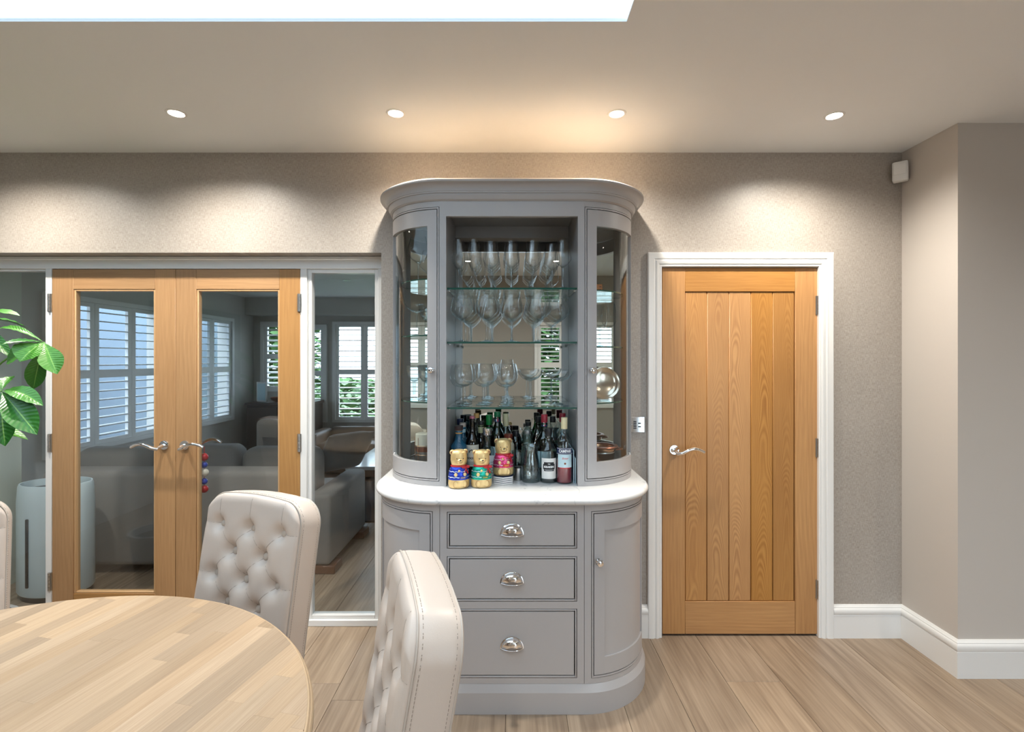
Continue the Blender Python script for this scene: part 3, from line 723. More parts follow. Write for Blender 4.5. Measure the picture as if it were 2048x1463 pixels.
# ================================================================ DISPLAY CABINET
CX, CY = .31, 2.435           # centre of the base's curved corners
UY = 2.605                    # centre line of the upper unit's curved corners
RP, RB, RC, RU = .327, .312, .338, .302
FB = CY-RB                    # front face of the base cabinet
FU = UY-RU                    # front face of the upper unit
CT = .912                     # worktop height
NA = 20
def stad(r, cy_, yw=YW-.002):
    pts = [(CX+r, yw)]
    for k in range(NA+1):
        a = PI/2*k/NA; pts.append((CX+r*math.cos(a), cy_-r*math.sin(a)))
    for k in range(NA+1):
        a = PI/2*(1-k/NA); pts.append((-CX-r*math.cos(a), cy_-r*math.sin(a)))
    pts.append((-CX-r, yw)); return pts
def sweep_stad(name, prof, cy_, m, parent, smooth=25, caps=True):
    """sweep a (radius, height) profile along the D-shaped plan"""
    bm = new(); rows = [[bm.verts.new((x, y, z)) for x, y in stad(r, cy_)] for r, z in prof]
    n = len(rows[0])
    for a, b in zip(rows, rows[1:]):
        for k in range(n-1): bm.faces.new((a[k], a[k+1], b[k+1], b[k]))
        bm.faces.new((a[n-1], a[0], b[0], b[n-1]))
    if caps: bm.faces.new(rows[0]); bm.faces.new(rows[-1][::-1])
    return put(name, bm, m, parent, smooth)
def arc(bm, side, cy_, r0, r1, t0, t1, z0, z1, n=14):
    """solid curved panel between radii r0<r1 and angles t0..t1 (0 = facing the room, 90 = facing sideways)"""
    cols = []
    for k in range(n+1):
        a = math.radians(t0+(t1-t0)*k/n); s, c = math.sin(a), math.cos(a)
        cols.append([bm.verts.new((side*(CX+r*s), cy_-r*c, z)) for r, z in ((r0, z0), (r1, z0), (r1, z1), (r0, z1))])
    for a, b in zip(cols, cols[1:]):
        for k in range(4): bm.faces.new((a[k], a[(k+1) % 4], b[(k+1) % 4], b[k]))
    bm.faces.new(cols[0][::-1]); bm.faces.new(cols[-1])
def arc_ring(bm, side, cy_, r0, r1, t0, t1, z0, z1, wt, wz):
    """rectangular ring lying on the curve: member width wt degrees / wz metres"""
    arc(bm, side, cy_, r0, r1, t0, t0+wt, z0, z1, 4); arc(bm, side, cy_, r0, r1, t1-wt, t1, z0, z1, 4)
    arc(bm, side, cy_, r0, r1, t0+wt, t1-wt, z0, z0+wz); arc(bm, side, cy_, r0, r1, t0+wt, t1-wt, z1-wz, z1)
def zb_(v): return Zv(v, FB)
def knob(parent, x, y, z, nx, ny, name='knob'):
    bm = new()
    prof = [(0, 0), (.0105, 0), (.0105, .003), (.006, .005), (.0052, .012), (.007, .015), (.0135, .019), (.0155, .024), (.0135, .030), (.008, .033), (0, .034)]
    vs = lathe(bm, prof, 20)
    ax = Vector((nx, ny, 0)).normalized(); q = Vector((0, 0, 1)).rotation_difference(ax).to_matrix()
    bmesh.ops.rotate(bm, verts=vs, cent=(0, 0, 0), matrix=q); bmesh.ops.translate(bm, verts=vs, vec=(x, y, z))
    o = put(name, bm, 'chrome', parent); o['label'] = 'polished chrome ball knob'; return o

# ---- base cabinet
bc = thing('base_cabinet', 'grey painted bow-ended base cabinet with three drawers and two curved doors', 'cabinet', (0, 2.5, 0))
sweep_stad('plinth', [(RP, 0), (RP, .090), (RB+.001, .1195)], CY, 'paint', bc)
sweep_stad('carcass', [(RB-.026, .1196), (RB-.026, .8815)], CY, 'gap_shade', bc)  # coloured black so the gaps read as shade
Z0, Z1 = .120, .8815
D = [(zb_(1096.6), zb_(1023)), (zb_(1202.5), zb_(1111.9)), (zb_(1355.3), zb_(1216.7))]
DXo, SEAM = .2765, .3070
bm = new(); y0, y1 = FB, FB+.0245
box(bm, -SEAM+.0008, -DXo, y0, y1, Z0, Z1); box(bm, DXo, SEAM-.0008, y0, y1, Z0, Z1)
zs = [Z1]+[q for d in D for q in (d[1], d[0])]+[Z0]
for a, b in zip(zs[::2], zs[1::2]): box(bm, -DXo, DXo, y0, y1, b, a)
put('face_frame', bm, 'paint', bc)
def drawer(z0, z1):
    r = new(); e = .0026; wv = .0062
    x0, x1 = -DXo+e, DXo-e; a, b = z0+e, z1-e
    box(r, x0, x0+wv, FB-.0015, FB+.02, a, b, .0015); box(r, x1-wv, x1, FB-.0015, FB+.02, a, b, .0015)
    box(r, x0+wv, x1-wv, FB-.0015, FB+.02, a, a+wv, .0015); box(r, x0+wv, x1-wv, FB-.0015, FB+.02, b-wv, b, .0015)
    g = wv+.0042
    o = bx('drawer', x0+g, x1-g, FB, FB+.02, a+g, b-g, 'paint', bc, .0012)
    put('cock_bead', r, 'paint', o)
    # cup pull: half dome with a flat back plate rim
    zc = z0+.48*(z1-z0)
    return o
def cup_pull(parent, x, zlow):
    W, H, DP = .0465, .047, .026; bm = new(); n, mrows = 20, 8; rows = []
    for j in range(mrows+1):
        ph = PI/2*j/mrows               # 0 = on the face, 90 = front lip
        row = []
        for i in range(n+1):
            th = PI*i/n
            s = math.cos(ph)*.93+.07 if j < mrows else .55
            rr = math.cos(ph)**.7
            px = x-W*math.cos(th)*(.55+.45*rr); pz = zlow+H*math.sin(th)*(.35+.65*rr)
            py = FB-.002-DP*math.sin(ph)*(math.sin(th)**.5 if 0 < i < n else 0)
            row.append(bm.verts.new((px, py, pz)))
        rows.append(row)
    for a, b in zip(rows, rows[1:]):
        for i in range(n): bm.faces.new((a[i], a[i+1], b[i+1], b[i]))
    # rim flange on the drawer face
    fr = [[bm.verts.new((x-(W+e)*math.cos(PI*i/n), FB-yy, zlow+(H+e)*math.sin(PI*i/n))) for i in range(n+1)] for e, yy in ((0, .004), (.0035, .003), (.0035, .0003))]
    for a, b in zip(fr, fr[1:]):
        for i in range(n): bm.faces.new((a[i], a[i+1], b[i+1], b[i]))
    bmesh.ops.remove_doubles(bm, verts=bm.verts, dist=1e-5)
    # lower lip bar
    tube(bm, [(x-W, FB-.004, zlow), (x-W*.6, FB-.016, zlow-.001), (x, FB-.0205, zlow-.0015), (x+W*.6, FB-.016, zlow-.001), (x+W, FB-.004, zlow)], .0022, 8)
    o = put('cup_pull', bm, 'chrome', parent, 60); o['label'] = 'polished chrome half-round cup pull'; return o
for (z0, z1), vlow in zip(D, (1073.5, 1171, 1302.5)):
    cup_pull(drawer(z0, z1), 0, Zv(vlow-1.5, FB-.02))
for s in (1, -1):
    zt_, zb2 = zb_(1021.9), zb_(1356.2); T0, T1 = 4.9, 82.5
    bm = new()
    arc(bm, s, CY, RB-.0245, RB, -.4, T0, Z0, Z1, 3); arc(bm, s, CY, RB-.0245, RB, T1, 90, Z0, Z1, 4)
    arc(bm, s, CY, RB-.0245, RB, T0, T1, zt_, Z1); arc(bm, s, CY, RB-.0245, RB, T0, T1, Z0, zb2)
    box(bm, *sorted((s*(CX+RB), s*(CX+RB-.0245))), CY, YW-.002, Z0, Z1)
    put('curved_frame', bm, 'paint', bc)
    da = .0026/RB*180/PI; wa = .0062/RB*180/PI; ga = .0042/RB*180/PI
    bm = new(); a0, a1 = T0+da+wa+ga, T1-da-wa-ga; c0, c1 = zb2+.013, zt_-.013
    sa = 16.0-a0
    arc_ring(bm, s, CY, RB-.02, RB, a0, a1, c0, c1, sa, .072)
    dr = put('curved_door', bm, 'paint', bc)
    bm = new(); arc(bm, s, CY, RB-.02, RB-.0075, a0+sa, a1-sa, c0+.072, c1-.072); put('panel', bm, 'paint', dr)
    bm = new(); arc_ring(bm, s, CY, RB-.02, RB+.0012, T0+da, T1-da, zb2+.0026, zt_-.0026, wa, .0062); put('cock_bead', bm, 'paint', dr)
    a = math.radians(10.5); knob(dr, s*(CX+RB*math.sin(a)), CY-RB*math.cos(a), Zv(1126, FB-.02), s*math.sin(a), -math.cos(a))

# ---- worktop
prof = [(RC-.012, CT-.030)]+[(RC-.012+.015*math.sin(PI*k/8), CT-.015-.015*math.cos(PI*k/8)) for k in range(1, 8)]+[(RC-.012, CT)]
wt = sweep_stad('worktop', prof, CY, 'marble', None, 40)
setp(wt, 'white veined marble worktop with rounded ends on the base cabinet', 'worktop')

# ---- upper display unit
du = thing('display_cabinet', 'grey painted bow-ended display cabinet with open shelves and curved glass doors', 'cabinet', (0, 2.6, CT))
def zu(v): return Zv(v, FU)
TOPZ = 2.229
OX, OZ = .3035, zu(432)       # half-width and top of the open bay
ZB = CT+.0004
seam_u = .3330
bm = new()
for s in (1, -1): box(bm, *sorted((s*OX, s*seam_u)), FU, FU+.022, ZB, TOPZ)
box(bm, -OX, OX, FU, FU+.022, OZ, TOPZ)
put('face_frame', bm, 'paint', du)
MY = 2.690                    # mirror face
bm = new()
for s in (1, -1): box(bm, *sorted((s*(OX+.001), s*(OX+.018))), FU+.0225, MY, ZB, TOPZ)
box(bm, -OX-.001, OX+.001, FU+.0225, MY, 2.211, 2.229)
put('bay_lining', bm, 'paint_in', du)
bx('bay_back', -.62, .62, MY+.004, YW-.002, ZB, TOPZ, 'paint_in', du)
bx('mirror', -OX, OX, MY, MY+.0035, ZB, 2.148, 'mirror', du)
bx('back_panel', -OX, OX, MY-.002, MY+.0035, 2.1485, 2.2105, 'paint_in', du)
# cornice and hidden raw top
cor = [(RU+.004, 2.226), (RU+.008, 2.229), (RU+.012, 2.231), (RU+.015, 2.238), (RU+.019, 2.246), (RU+.0205, 2.252), (RU+.0205, 2.2555), (RU+.026, 2.2565), (RU+.026, 2.2615)]
cor += [(RU+.029+.026*(1-math.cos(PI/2*k/6))*1.0, 2.263+.031*math.sin(PI/2*k/6)) for k in range(7)]
cor += [(RU+.061, 2.2955), (RU+.062, 2.298), (RU+.062, 2.305), (RU+.060, 2.3065)]
sweep_stad('cornice', cor, UY, 'paint', du, 35)
sweep_stad('top_board', [(RU+.040, 2.307), (RU+.040, 2.318)], UY, 'mdf', du)
bmB = new()
for s in (1, -1):
    zt_, zb2 = zu(413), zu(962.2); T0, T1 = 4.75, 84.0
    bm = new()
    arc(bm, s, UY, RU-.022, RU, 4.2, T0, ZB, TOPZ, 2); arc(bm, s, UY, RU-.022, RU, T1, 90, ZB, TOPZ, 3)
    arc(bm, s, UY, RU-.022, RU, T0, T1, zt_, TOPZ); arc(bm, s, UY, RU-.022, RU, T0, T1, ZB, zb2)
    box(bm, *sorted((s*(CX+RU), s*(CX+RU-.022))), UY, YW-.002, ZB, TOPZ)
    put('curved_frame', bm, 'paint', du)
    # floor and roof of the side bay
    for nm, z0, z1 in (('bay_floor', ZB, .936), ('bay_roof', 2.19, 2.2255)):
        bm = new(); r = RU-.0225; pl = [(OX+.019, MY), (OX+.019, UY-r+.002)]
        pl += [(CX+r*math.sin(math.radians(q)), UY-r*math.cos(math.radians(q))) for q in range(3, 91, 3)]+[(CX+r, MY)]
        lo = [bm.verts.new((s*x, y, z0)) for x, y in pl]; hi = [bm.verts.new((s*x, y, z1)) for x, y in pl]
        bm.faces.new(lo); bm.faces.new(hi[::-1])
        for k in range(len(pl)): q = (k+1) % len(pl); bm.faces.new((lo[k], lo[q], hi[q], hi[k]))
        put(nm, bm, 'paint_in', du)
    bx('side_mirror', s*(OX+.0195), s*.546, MY, MY+.0035, .937, 2.189, 'mirror', du)
    da = .0026/RU*180/PI; wa = .0060/RU*180/PI; ga = .0040/RU*180/PI
    a0, a1 = T0+da+wa+ga, T1-da-wa-ga; c0, c1 = zb2+.0126, zt_-.0126
    sa = 15.8-a0
    bm = new(); arc_ring(bm, s, UY, RU-.02, RU, a0, a1, c0, c1, sa, .073)
    dr = put('glazed_door', bm, 'paint', du)
    bm = new(); arc(bm, s, UY, RU-.012, RU-.009, a0+sa-1, a1-sa+1, c0+.068, c1-.068, 28); put('glass_pane', bm, 'case_glass', dr)
    bm = new(); arc_ring(bm, s, UY, RU-.02, RU+.0012, T0+da, T1-da, zb2+.0026, zt_-.0026, wa, .0060); put('cock_bead', bm, 'paint', dr)
    a = math.radians(11.0); knob(dr, s*(CX+RU*math.sin(a)), UY-RU*math.cos(a), Zv(740.5, FU-.02), s*math.sin(a), -math.cos(a))
    bm = new(); box(bm, *sorted((s*.585, s*.592)), 2.50, 2.512, 1.00, 1.03, .001); put('catch', bm, 'paper', dr)
SH = {}
def glass_shelf(nm, z0, z1, plan, s=1):
    bm = new(); lo = [bm.verts.new((s*x, y, z0)) for x, y in plan]; hi = [bm.verts.new((s*x, y, z1)) for x, y in plan]
    bm.faces.new(lo); bm.faces.new(hi[::-1])
    o = put(nm, bm, 'shelf_glass', du)
    bm = new(); n = len(plan)
    lo = [bm.verts.new((s*x, y, z0)) for x, y in plan]; hi = [bm.verts.new((s*x, y, z1)) for x, y in plan]
    for k in range(n): q = (k+1) % n; bm.faces.new((lo[k], lo[q], hi[q], hi[k]))
    e = put('polished_edge', bm, 'shelf_edge', o, 20)
    return o
for nm, z0, z1 in (('top', Zv(578.5, 2.33), Zv(578.5, 2.33)+.0085), ('mid', Zv(686.6, 2.33), Zv(686.6, 2.33)+.0085), ('low', Zv(814, 2.33)-.0085, Zv(814, 2.33))):
    SH[nm] = z1
    sh = glass_shelf('glass_shelf', z0, z1, [(-OX+.001, 2.330), (OX-.001, 2.330), (OX-.001, MY-.003), (-OX+.001, MY-.003)])
    for s in (1, -1):
        for y in (2.36, 2.62):
            bm = new(); tube(bm, [(s*(OX+.0005), y, z0-.004), (s*(OX-.012), y, z0-.004)], .0038, 10); put('shelf_peg', bm, 'chrome', sh)
SIDE = {-1: [Zv(565.5, 2.50), Zv(672, 2.50), Zv(799, 2.5)], 1: [Zv(586.5, 2.50), Zv(693.5, 2.50), Zv(800.5, 2.5)]}
plan = [(OX+.021, MY-.003), (OX+.021, 2.352)]+[(CX+.262*math.sin(math.radians(q)), UY-.262*math.cos(math.radians(q))) for q in range(12, 91, 6)]+[(CX+.262, MY-.003)]
for s in (1, -1):
    for z in SIDE[s]: glass_shelf('side_shelf', z-.006, z, plan, s)
# ================================================================ GLASSWARE
def tfin(bm, nm, m, smooth=50): return finish(bm, nm, m, smooth)
def stemware(nm, H, bowl, stem_r, foot_r, zs):
    """bowl profile list (r, z); stem from foot to zs"""
    bm = new(); lathe(bm, bowl, 12 if nm == 'cut_goblet' else 28)
    lathe(bm, [(bowl[-1][0]-.0006, H-.0004), (bowl[-1][0], H), (bowl[-1][0]+.0005, H-.0004)], 28)
    up = [q for q in bowl[1:] if q[1] < zs+.017][:3]                     # thick glass at the bottom of the bowl
    lathe(bm, [(r_*.93, z_+.0040-.0010*k) for k, (r_, z_) in reversed(list(enumerate(up)))]+[(0, zs+.0060)], 24)
    b = tfin(bm, 'bowl', 'cut_crystal' if nm == 'cut_goblet' else 'bowl', 12 if nm == 'cut_goblet' else 50)
    bm = new(); lathe(bm, [(stem_r*1.7, .010), (stem_r, .024), (stem_r*.95, zs*.6), (stem_r*1.15, zs-.012), (bowl[1][0]*.55+.002, zs-.001), (0, zs+.0015)], 14)
    s = tfin(bm, 'stem', 'stem')
    bm = new(); lathe(bm, [(0, .0004), (foot_r*.96, .0004), (foot_r, .0016), (foot_r*.93, .0028), (foot_r*.5, .0045), (stem_r*2.4, .0075), (stem_r*1.6, .0105)], 28)
    f = tfin(bm, 'foot', 'stem')
    return {'bowl': b, 'stem': s, 'foot': f}
KIND = {
 'champagne_flute': stemware('champagne_flute', .236, [(0, .098), (.006, .0985), (.016, .108), (.0265, .125), (.0305, .140), (.031, .152), (.0295, .180), (.026, .212), (.0235, .236)], .0036, .033, .098),
 'wine_glass': stemware('wine_glass', .226, [(0, .101), (.007, .1015), (.020, .112), (.033, .126), (.0395, .136), (.0400, .143), (.0375, .165), (.034, .195), (.0305, .226)], .0038, .036, .101),
 'red_wine_glass': stemware('red_wine_glass', .236, [(0, .101), (.008, .1015), (.024, .113), (.042, .131), (.0525, .143), (.0555, .151), (.0545, .163), (.049, .190), (.0425, .215), (.0375, .236)], .0042, .041, .101),
 'balloon_glass': stemware('balloon_glass', .198, [(0, .087), (.010, .088), (.030, .094), (.043, .105), (.0525, .121), (.0558, .139), (.055, .158), (.0515, .178), (.047, .198)], .0055, .041, .087),
 'coupe_glass': stemware('coupe_glass', .168, [(0, .118), (.008, .1185), (.022, .123), (.038, .132), (.051, .145), (.057, .155), (.0595, .168)], .0042, .039, .118),
 'tasting_glass': stemware('tasting_glass', .222, [(0, .098), (.008, .0985), (.022, .106), (.034, .122), (.040, .145), (.0395, .165), (.035, .195), (.030, .222)], .004, .036, .098),
 'cut_goblet': stemware('cut_goblet', .17, [(0, .088), (.008, .0885), (.018, .094), (.028, .108), (.035, .130), (.0385, .150), (.040, .17)], .0065, .034, .088),
}
def stem_glass(kind, x, y, z, label, group, cat='glass'):
    r = thing(kind, label, cat, (x, y, z), random.uniform(0, 6), group)
    for nm, me in KIND[kind].items():
        o = bpy.data.objects.new(nm, me); C.objects.link(o); o.parent = r
    return r
NTH = ['leftmost', 'second from left', 'third from left', 'fourth from left', 'fifth from left', 'sixth from left', 'rightmost']
ROW = ['front', 'second', 'third', 'back']
# top shelf: seven columns, three rows running back towards the mirror
zt = SH['top']+.0006
cols = [('champagne_flute', 916.6, 2.40), ('champagne_flute', 947.4, 2.40), ('wine_glass', 982, 2.40), ('wine_glass', 1022.3, 2.395), ('wine_glass', 1066, 2.385), ('wine_glass', 1103.5, 2.455), ('wine_glass', 1125.3, 2.375)]
RN = {'champagne_flute': 'narrow champagne flute', 'wine_glass': 'tapered wine glass'}
for i, (k, u, y) in enumerate(cols):
    x = Xu(u, y)
    nrow = 3 if i < 5 else (3 if i == 5 else 1)
    for j in range(nrow):
        yy = y+j*(.0835 if k == 'wine_glass' else .078)
        if yy > 2.645: continue
        xx = x
        if i == 6: xx = x
        stem_glass(k, xx, yy, zt, f'{RN[k]}, {NTH[i]}, {ROW[j]} row of the top glass shelf', 'stemware on the top glass shelf')
# middle shelf: large bowls, two or three rows
zm = SH['mid']+.0006
for i, (u, y, n) in enumerate(((923, 2.40, 3), (972.5, 2.395, 3), (1022.7, 2.395, 2), (1078.5, 2.385, 3), (1117, 2.46, 2))):
    for j in range(n):
        x = Xu(u, y)+(.0 if j == 0 else (-.008 if u > 1023 else .008)*j*(0 if i == 2 else 1)); yy = y+j*.112
        if yy > 2.63: yy = 2.628
        if j and abs(yy-(y+(j-1)*.112)) < .09: continue
        stem_glass('red_wine_glass', x, yy, zm, f'large bowled wine glass, {["leftmost", "second from left", "middle", "second from right", "rightmost"][i]}, {ROW[j]} row of the middle glass shelf', 'stemware on the middle glass shelf')
# low shelf: three balloon glasses in two rows, a tall glass, coupes
zl = SH['low']+.0006
for i, (u, y) in enumerate(((922.3, 2.40), (966.3, 2.452), (1011, 2.40))):
    for j in range(2):
        yy = y+j*.122
        stem_glass('balloon_glass', Xu(u, y)+.004*j, yy, zl, f'round balloon gin glass, {["leftmost", "middle", "rightmost"][i]} of the {["front", "back"][j]} row of the low shelf', 'balloon glasses on the low glass shelf')
stem_glass('tasting_glass', Xu(1009, 2.63)+.012, 2.632, zl, 'tall slim glass behind the rightmost balloon glasses on the low shelf', None)
for i, (u, y, d) in enumerate(((1060, 2.40, 'nearest the balloon glasses'), (1121.5, 2.40, 'at the right front'), (1112, 2.52, 'behind the right front one'), (1062, 2.53, 'behind the one nearest the balloon glasses'))):
    stem_glass('coupe_glass', Xu(u, y), y, zl, f'shallow coupe glass on the low shelf, {d}', 'coupe glasses on the low glass shelf')
# side bays
sgl = 'glass in a side bay of the cabinet'
L0, L1, L2 = SIDE[-1]; R0, R1, R2 = SIDE[1]
stem_glass('red_wine_glass', Xu(836, 2.52), 2.52, L0+.0006, 'single large wine glass behind the left curved door, top shelf', None)
for k, (u, y) in enumerate(((833, 2.51), (852, 2.61))):
    stem_glass('coupe_glass' if k % 2 == 0 else 'cut_goblet', Xu(u, y), y, L1+.0006, f'{["shallow coupe at the left", "cut goblet at the right", "shallow coupe at the back", "cut goblet at the front"][k]} behind the left curved door, second shelf', 'glasses on the second shelf of the left bay')
for k, (u, y) in enumerate(((828, 2.52), (851, 2.46), (850, 2.605))):
    stem_glass('cut_goblet', Xu(u, y), y, L2+.0006, f'cut crystal goblet behind the left curved door, third shelf, {["leftmost", "front", "right rear", "left rear"][k]}', 'goblets on the third shelf of the left bay')
for k, (u, y) in enumerate(((1199, 2.47), (1217, 2.555))):
    stem_glass('tasting_glass', Xu(u, y), y, R1+.0006, f'stem glass behind the right curved door, second shelf, {["front", "right", "rear"][k]}', 'glasses on the second shelf of the right bay')
# left bay floor: painted tin in a wire holder
tin = thing('tin', 'copper and grey patterned tin in the bottom of the left glazed bay', 'tin', (Xu(848, 2.52), 2.52, .9365))
bm = new(); lathe(bm, [(0, 0), (.044, 0), (.044, .045), (.044, .052), (0, .052)], 24); put('lower_band', bm, 'copper_dark', tin, local=True)
bm = new(); lathe(bm, [(0, .0521), (.0438, .0521), (.0438, .10), (0, .10)], 24); put('middle_band', bm, 'steel', tin, local=True)
bm = new(); lathe(bm, [(0, .1001), (.044, .1001), (.044, .125), (0, .125)], 24); put('red_band', bm, 'copper_dark', tin, local=True)
bm = new(); lathe(bm, [(0, .1251), (.0438, .1251), (.0438, .185), (.041, .188), (0, .188)], 24); put('upper_band', bm, 'cream_paper', tin, local=True)
bm = new()
for z in (.04, .085, .13):
    pts = [(.047*math.cos(2*PI*k/24), .047*math.sin(2*PI*k/24), z) for k in range(25)]; tube(bm, pts, .0014, 6)
for k in range(6):
    a = PI/3*k; tube(bm, [(.047*math.cos(a), .047*math.sin(a), .0), (.047*math.cos(a), .047*math.sin(a), .17)], .0014, 6)
put('wire_holder', bm, 'copper', tin, local=True)
# right bay: orange carton, silver dish, copper bucket
bm = new(); box(bm, -.028, .028, -.022, .022, 0, .058, .002)
cz = thing('carton', 'small orange carton on the top shelf of the right glazed bay', 'carton', (Xu(1192, 2.60), 2.60, R0+.0006))
put('box', bm, plain('orange_card', (.70, .28, .10), .5), cz, local=True)
bm = new()
for z in (.014, .029, .044): box(bm, .012, .0225, -.0226, -.0221, z-.003, z+.003)
put('printed_marks', bm, 'copper_dark', cz, local=True)
dish = thing('dish', 'round silver dish standing on edge in the right glazed bay', 'dish', (Xu(1206, 2.54), 2.54, R2+.0006))
bm = new(); vs = lathe(bm, [(0, .0), (.045, .001), (.068, .007), (.080, .016), (.082, .016), (.070, .004), (.046, -.003), (0, -.004)], 36)
bmesh.ops.rotate(bm, verts=vs, cent=(0, 0, 0), matrix=Matrix.Rotation(math.radians(82), 3, 'X')); bmesh.ops.translate(bm, verts=vs, vec=(0, 0, .0835))
put('plate', bm, plain('warm_silver', (.80, .68, .58), .16, 1.0), dish, local=True)
bm = new(); tube(bm, [(-.03, -.024, .003), (.03, -.024, .003), (.03, .03, .003), (-.03, .03, .003), (-.03, -.024, .003)], .0025, 8); put('stand', bm, 'steel', dish, local=True)
bk = thing('ice_bucket', 'copper ice bucket with a dark rim in the bottom of the right glazed bay', 'bucket', (Xu(1202, 2.50), 2.50, .9365))
bm = new(); lathe(bm, [(0, 0), (.052, 0), (.054, .004), (.070, .125), (.066, .125), (.051, .008), (0, .006)], 36); put('body', bm, 'copper', bk, local=True)
bm = new(); lathe(bm, [(.0665, .123), (.080, .123), (.084, .128), (.080, .133), (.0665, .133)], 36, close=True); put('rim', bm, 'copper_dark', bk, local=True)
bm = new(); lathe(bm, [(.0655, .098), (.0675, .099), (.068, .103), (.0665, .106)], 36); put('band', bm, 'steel', bk, local=True)
for s in (1, -1):
    bm = new(); tube(bm, [(s*.069, -.022, .112), (s*.098, -.018, .115), (s*.104, 0, .115), (s*.098, .018, .115), (s*.069, .022, .112)], .004, 8); put('handle', bm, 'copper_dark', bk, local=True)

# ================================================================ BOTTLES
def cyl_label(bm, R, z0, z1, half, n=14, dz=0):
    ro = R+.0004
    a = [(-PI/2-half+2*half*k/n) for k in range(n+1)]
    lo = [bm.verts.new((ro*math.cos(q), ro*math.sin(q), z0)) for q in a]; hi = [bm.verts.new((ro*math.cos(q), ro*math.sin(q), z1)) for q in a]
    for k in range(n): bm.faces.new((lo[k], lo[k+1], hi[k+1], hi[k]))
def bottle(label, u, Y, vtop, R, hb, hn, rn, glass, cap, cap_h, cap_r=None, labels=(), liquid=None, neck=(), collar=False, cat='bottle', step=.0, name='bottle'):
    """hb: shoulder start, hn: foot of the neck, rn: neck radius; total height from the pixel row of the cap top"""
    H = CAMZ-(vtop-718)*Y/1000-CT
    r = thing(name, label, cat, (Xu(u, Y), Y, CT+.0005), 0)
    zc = H-cap_h
    prof = [(0, .004), (R*.80, .0), (R*.95, .002), (R, .008), (R, hb)]
    for k in range(1, 7):
        t = k/6; prof.append((rn+(R-rn)*(.5+.5*math.cos(PI*t)), hb+(hn-hb)*t))
    prof += [(rn, zc-.012), (rn*1.12, zc-.010), (rn*1.12, zc-.003), (rn*.98, zc)]
    bm = new(); lathe(bm, prof, 28); put('glass_body', bm, glass, r, local=True)
    cr = cap_r or rn*1.16
    bm = new(); lathe(bm, [(0, zc), (cr*.97, zc), (cr, zc+.001), (cr, H-.002), (cr*.92, H), (0, H)], 22); put('cap', bm, cap, r, local=True)
    if liquid:
        lm, lz = liquid
        pr = [(0, .006), (R*.9, .006), (R-.0025, .010), (R-.0025, min(lz, hb)), (0, min(lz, hb))]
        bm = new(); lathe(bm, pr, 24); put('liquid', bm, lm, r, local=True)
    for (z0, z1, half, lm, nm) in labels:
        bm = new(); cyl_label(bm, R, z0, z1, half); put(nm, bm, lm, r, 60, local=True)
    for (z0, z1, lm) in neck:
        bm = new(); lathe(bm, [(rn+.0007, z0), (rn+.0010, z0+.001), (rn+.0010, z1-.001), (rn+.0007, z1)], 20); put('neck_label', bm, lm, r, local=True)
    return r, H
cream = plain('cream_capsule', (.78, .68, .42), .35); redcap = plain('red_capsule', (.42, .03, .05), .3); greencap = plain('bright_green_cap', (.02, .30, .07), .35)
dgreencap = plain('dark_green_cap', (.01, .16, .06), .35); navycap = plain('navy_cap', (.012, .022, .08), .35); orangecork = plain('orange_cork', (.80, .42, .14), .6)
palecork = plain('pale_cork', (.70, .55, .48), .7); pinkcap = plain('dusky_pink_capsule', (.45, .14, .19), .4); browncap = plain('red_brown_lid', (.17, .035, .02), .4)
greycap = plain('grey_metal_cap', (.45, .45, .44), .35, .6); silvercap = plain('silver_stopper', (.80, .78, .76), .15, .9); olivecap = plain('olive_capsule', (.62, .62, .38), .4)
darkwood = plain('dark_wood_stopper', (.05, .03, .03), .5); lightcork = plain('orange_label', (.75, .38, .10), .5)
# back row
b, H = bottle('blue bottle with a navy cap standing behind the round blue bottle', 920, 2.60, 837, .033, .17, .215, .015, 'blue_bottle', navycap, .035)
bottle('blue bottle with a pale cork and a neck tag, at the far left back', 925, 2.53, 845, .029, .165, .20, .014, 'blue_bottle', palecork, .02, neck=((.215, .25, MT['pale_blue_label']),))
bottle('clear bottle with an orange cork, behind the dark bottle', 952.5, 2.61, 826, .034, .18, .225, .013, 'clear_bottle', orangecork, .024, .0145)
bottle('bottle with a dark lid and olive neck, behind the glass decanter', 961.5, 2.555, 842, .0265, .155, .195, .0145, 'olive_bottle', 'black', .018, neck=((.21, .255, olivecap),))
bottle('dark green bottle with a bright green cap', 977.5, 2.63, 829, .034, .18, .225, .0145, 'green_bottle', greencap, .052, .0165)
b, H = bottle('tall green bottle with a dark green cap and striped neck label', 994, 2.575, 823, .036, .19, .245, .0145, 'green_bottle', dgreencap, .026, labels=((.05, .14, 1.2, MT['pale_blue_label'], 'front_label'),), neck=((.262, .296, MT['navy']),))
for k, c_ in enumerate(('white_ink', 'red_patch')):
    bm = new(); cyl_label(bm, .0157, .266, .292, .16, 4)
    for v in bm.verts: v.co = Matrix.Rotation(-.2+.38*k, 3, 'Z') @ v.co
    put('stripe', bm, MT['white_ink'] if k == 0 else MT['foil_red'], b, local=True)
bottle('clear bottle with a tall cream capsule, behind the pink-jumper bear', 1011, 2.645, 827, .034, .185, .235, .0135, 'clear_bottle', cream, .065, .0158)
bottle('cream-necked bottle with a flat red-brown lid behind the pink-jumper bear', 1016, 2.53, 867, .031, .15, .175, .0205, plain('cream_ceramic', (.62, .55, .42), .4), browncap, .028, .0222)
bottle('dark bottle with a black cap, behind the glass jug', 1031, 2.60, 860, .031, .15, .195, .015, 'dark_bottle', 'black', .03)
bottle('clear bottle with a black cap, at the very back of the middle', 1056, 2.645, 843, .030, .18, .225, .013, 'clear_bottle', 'black', .02)
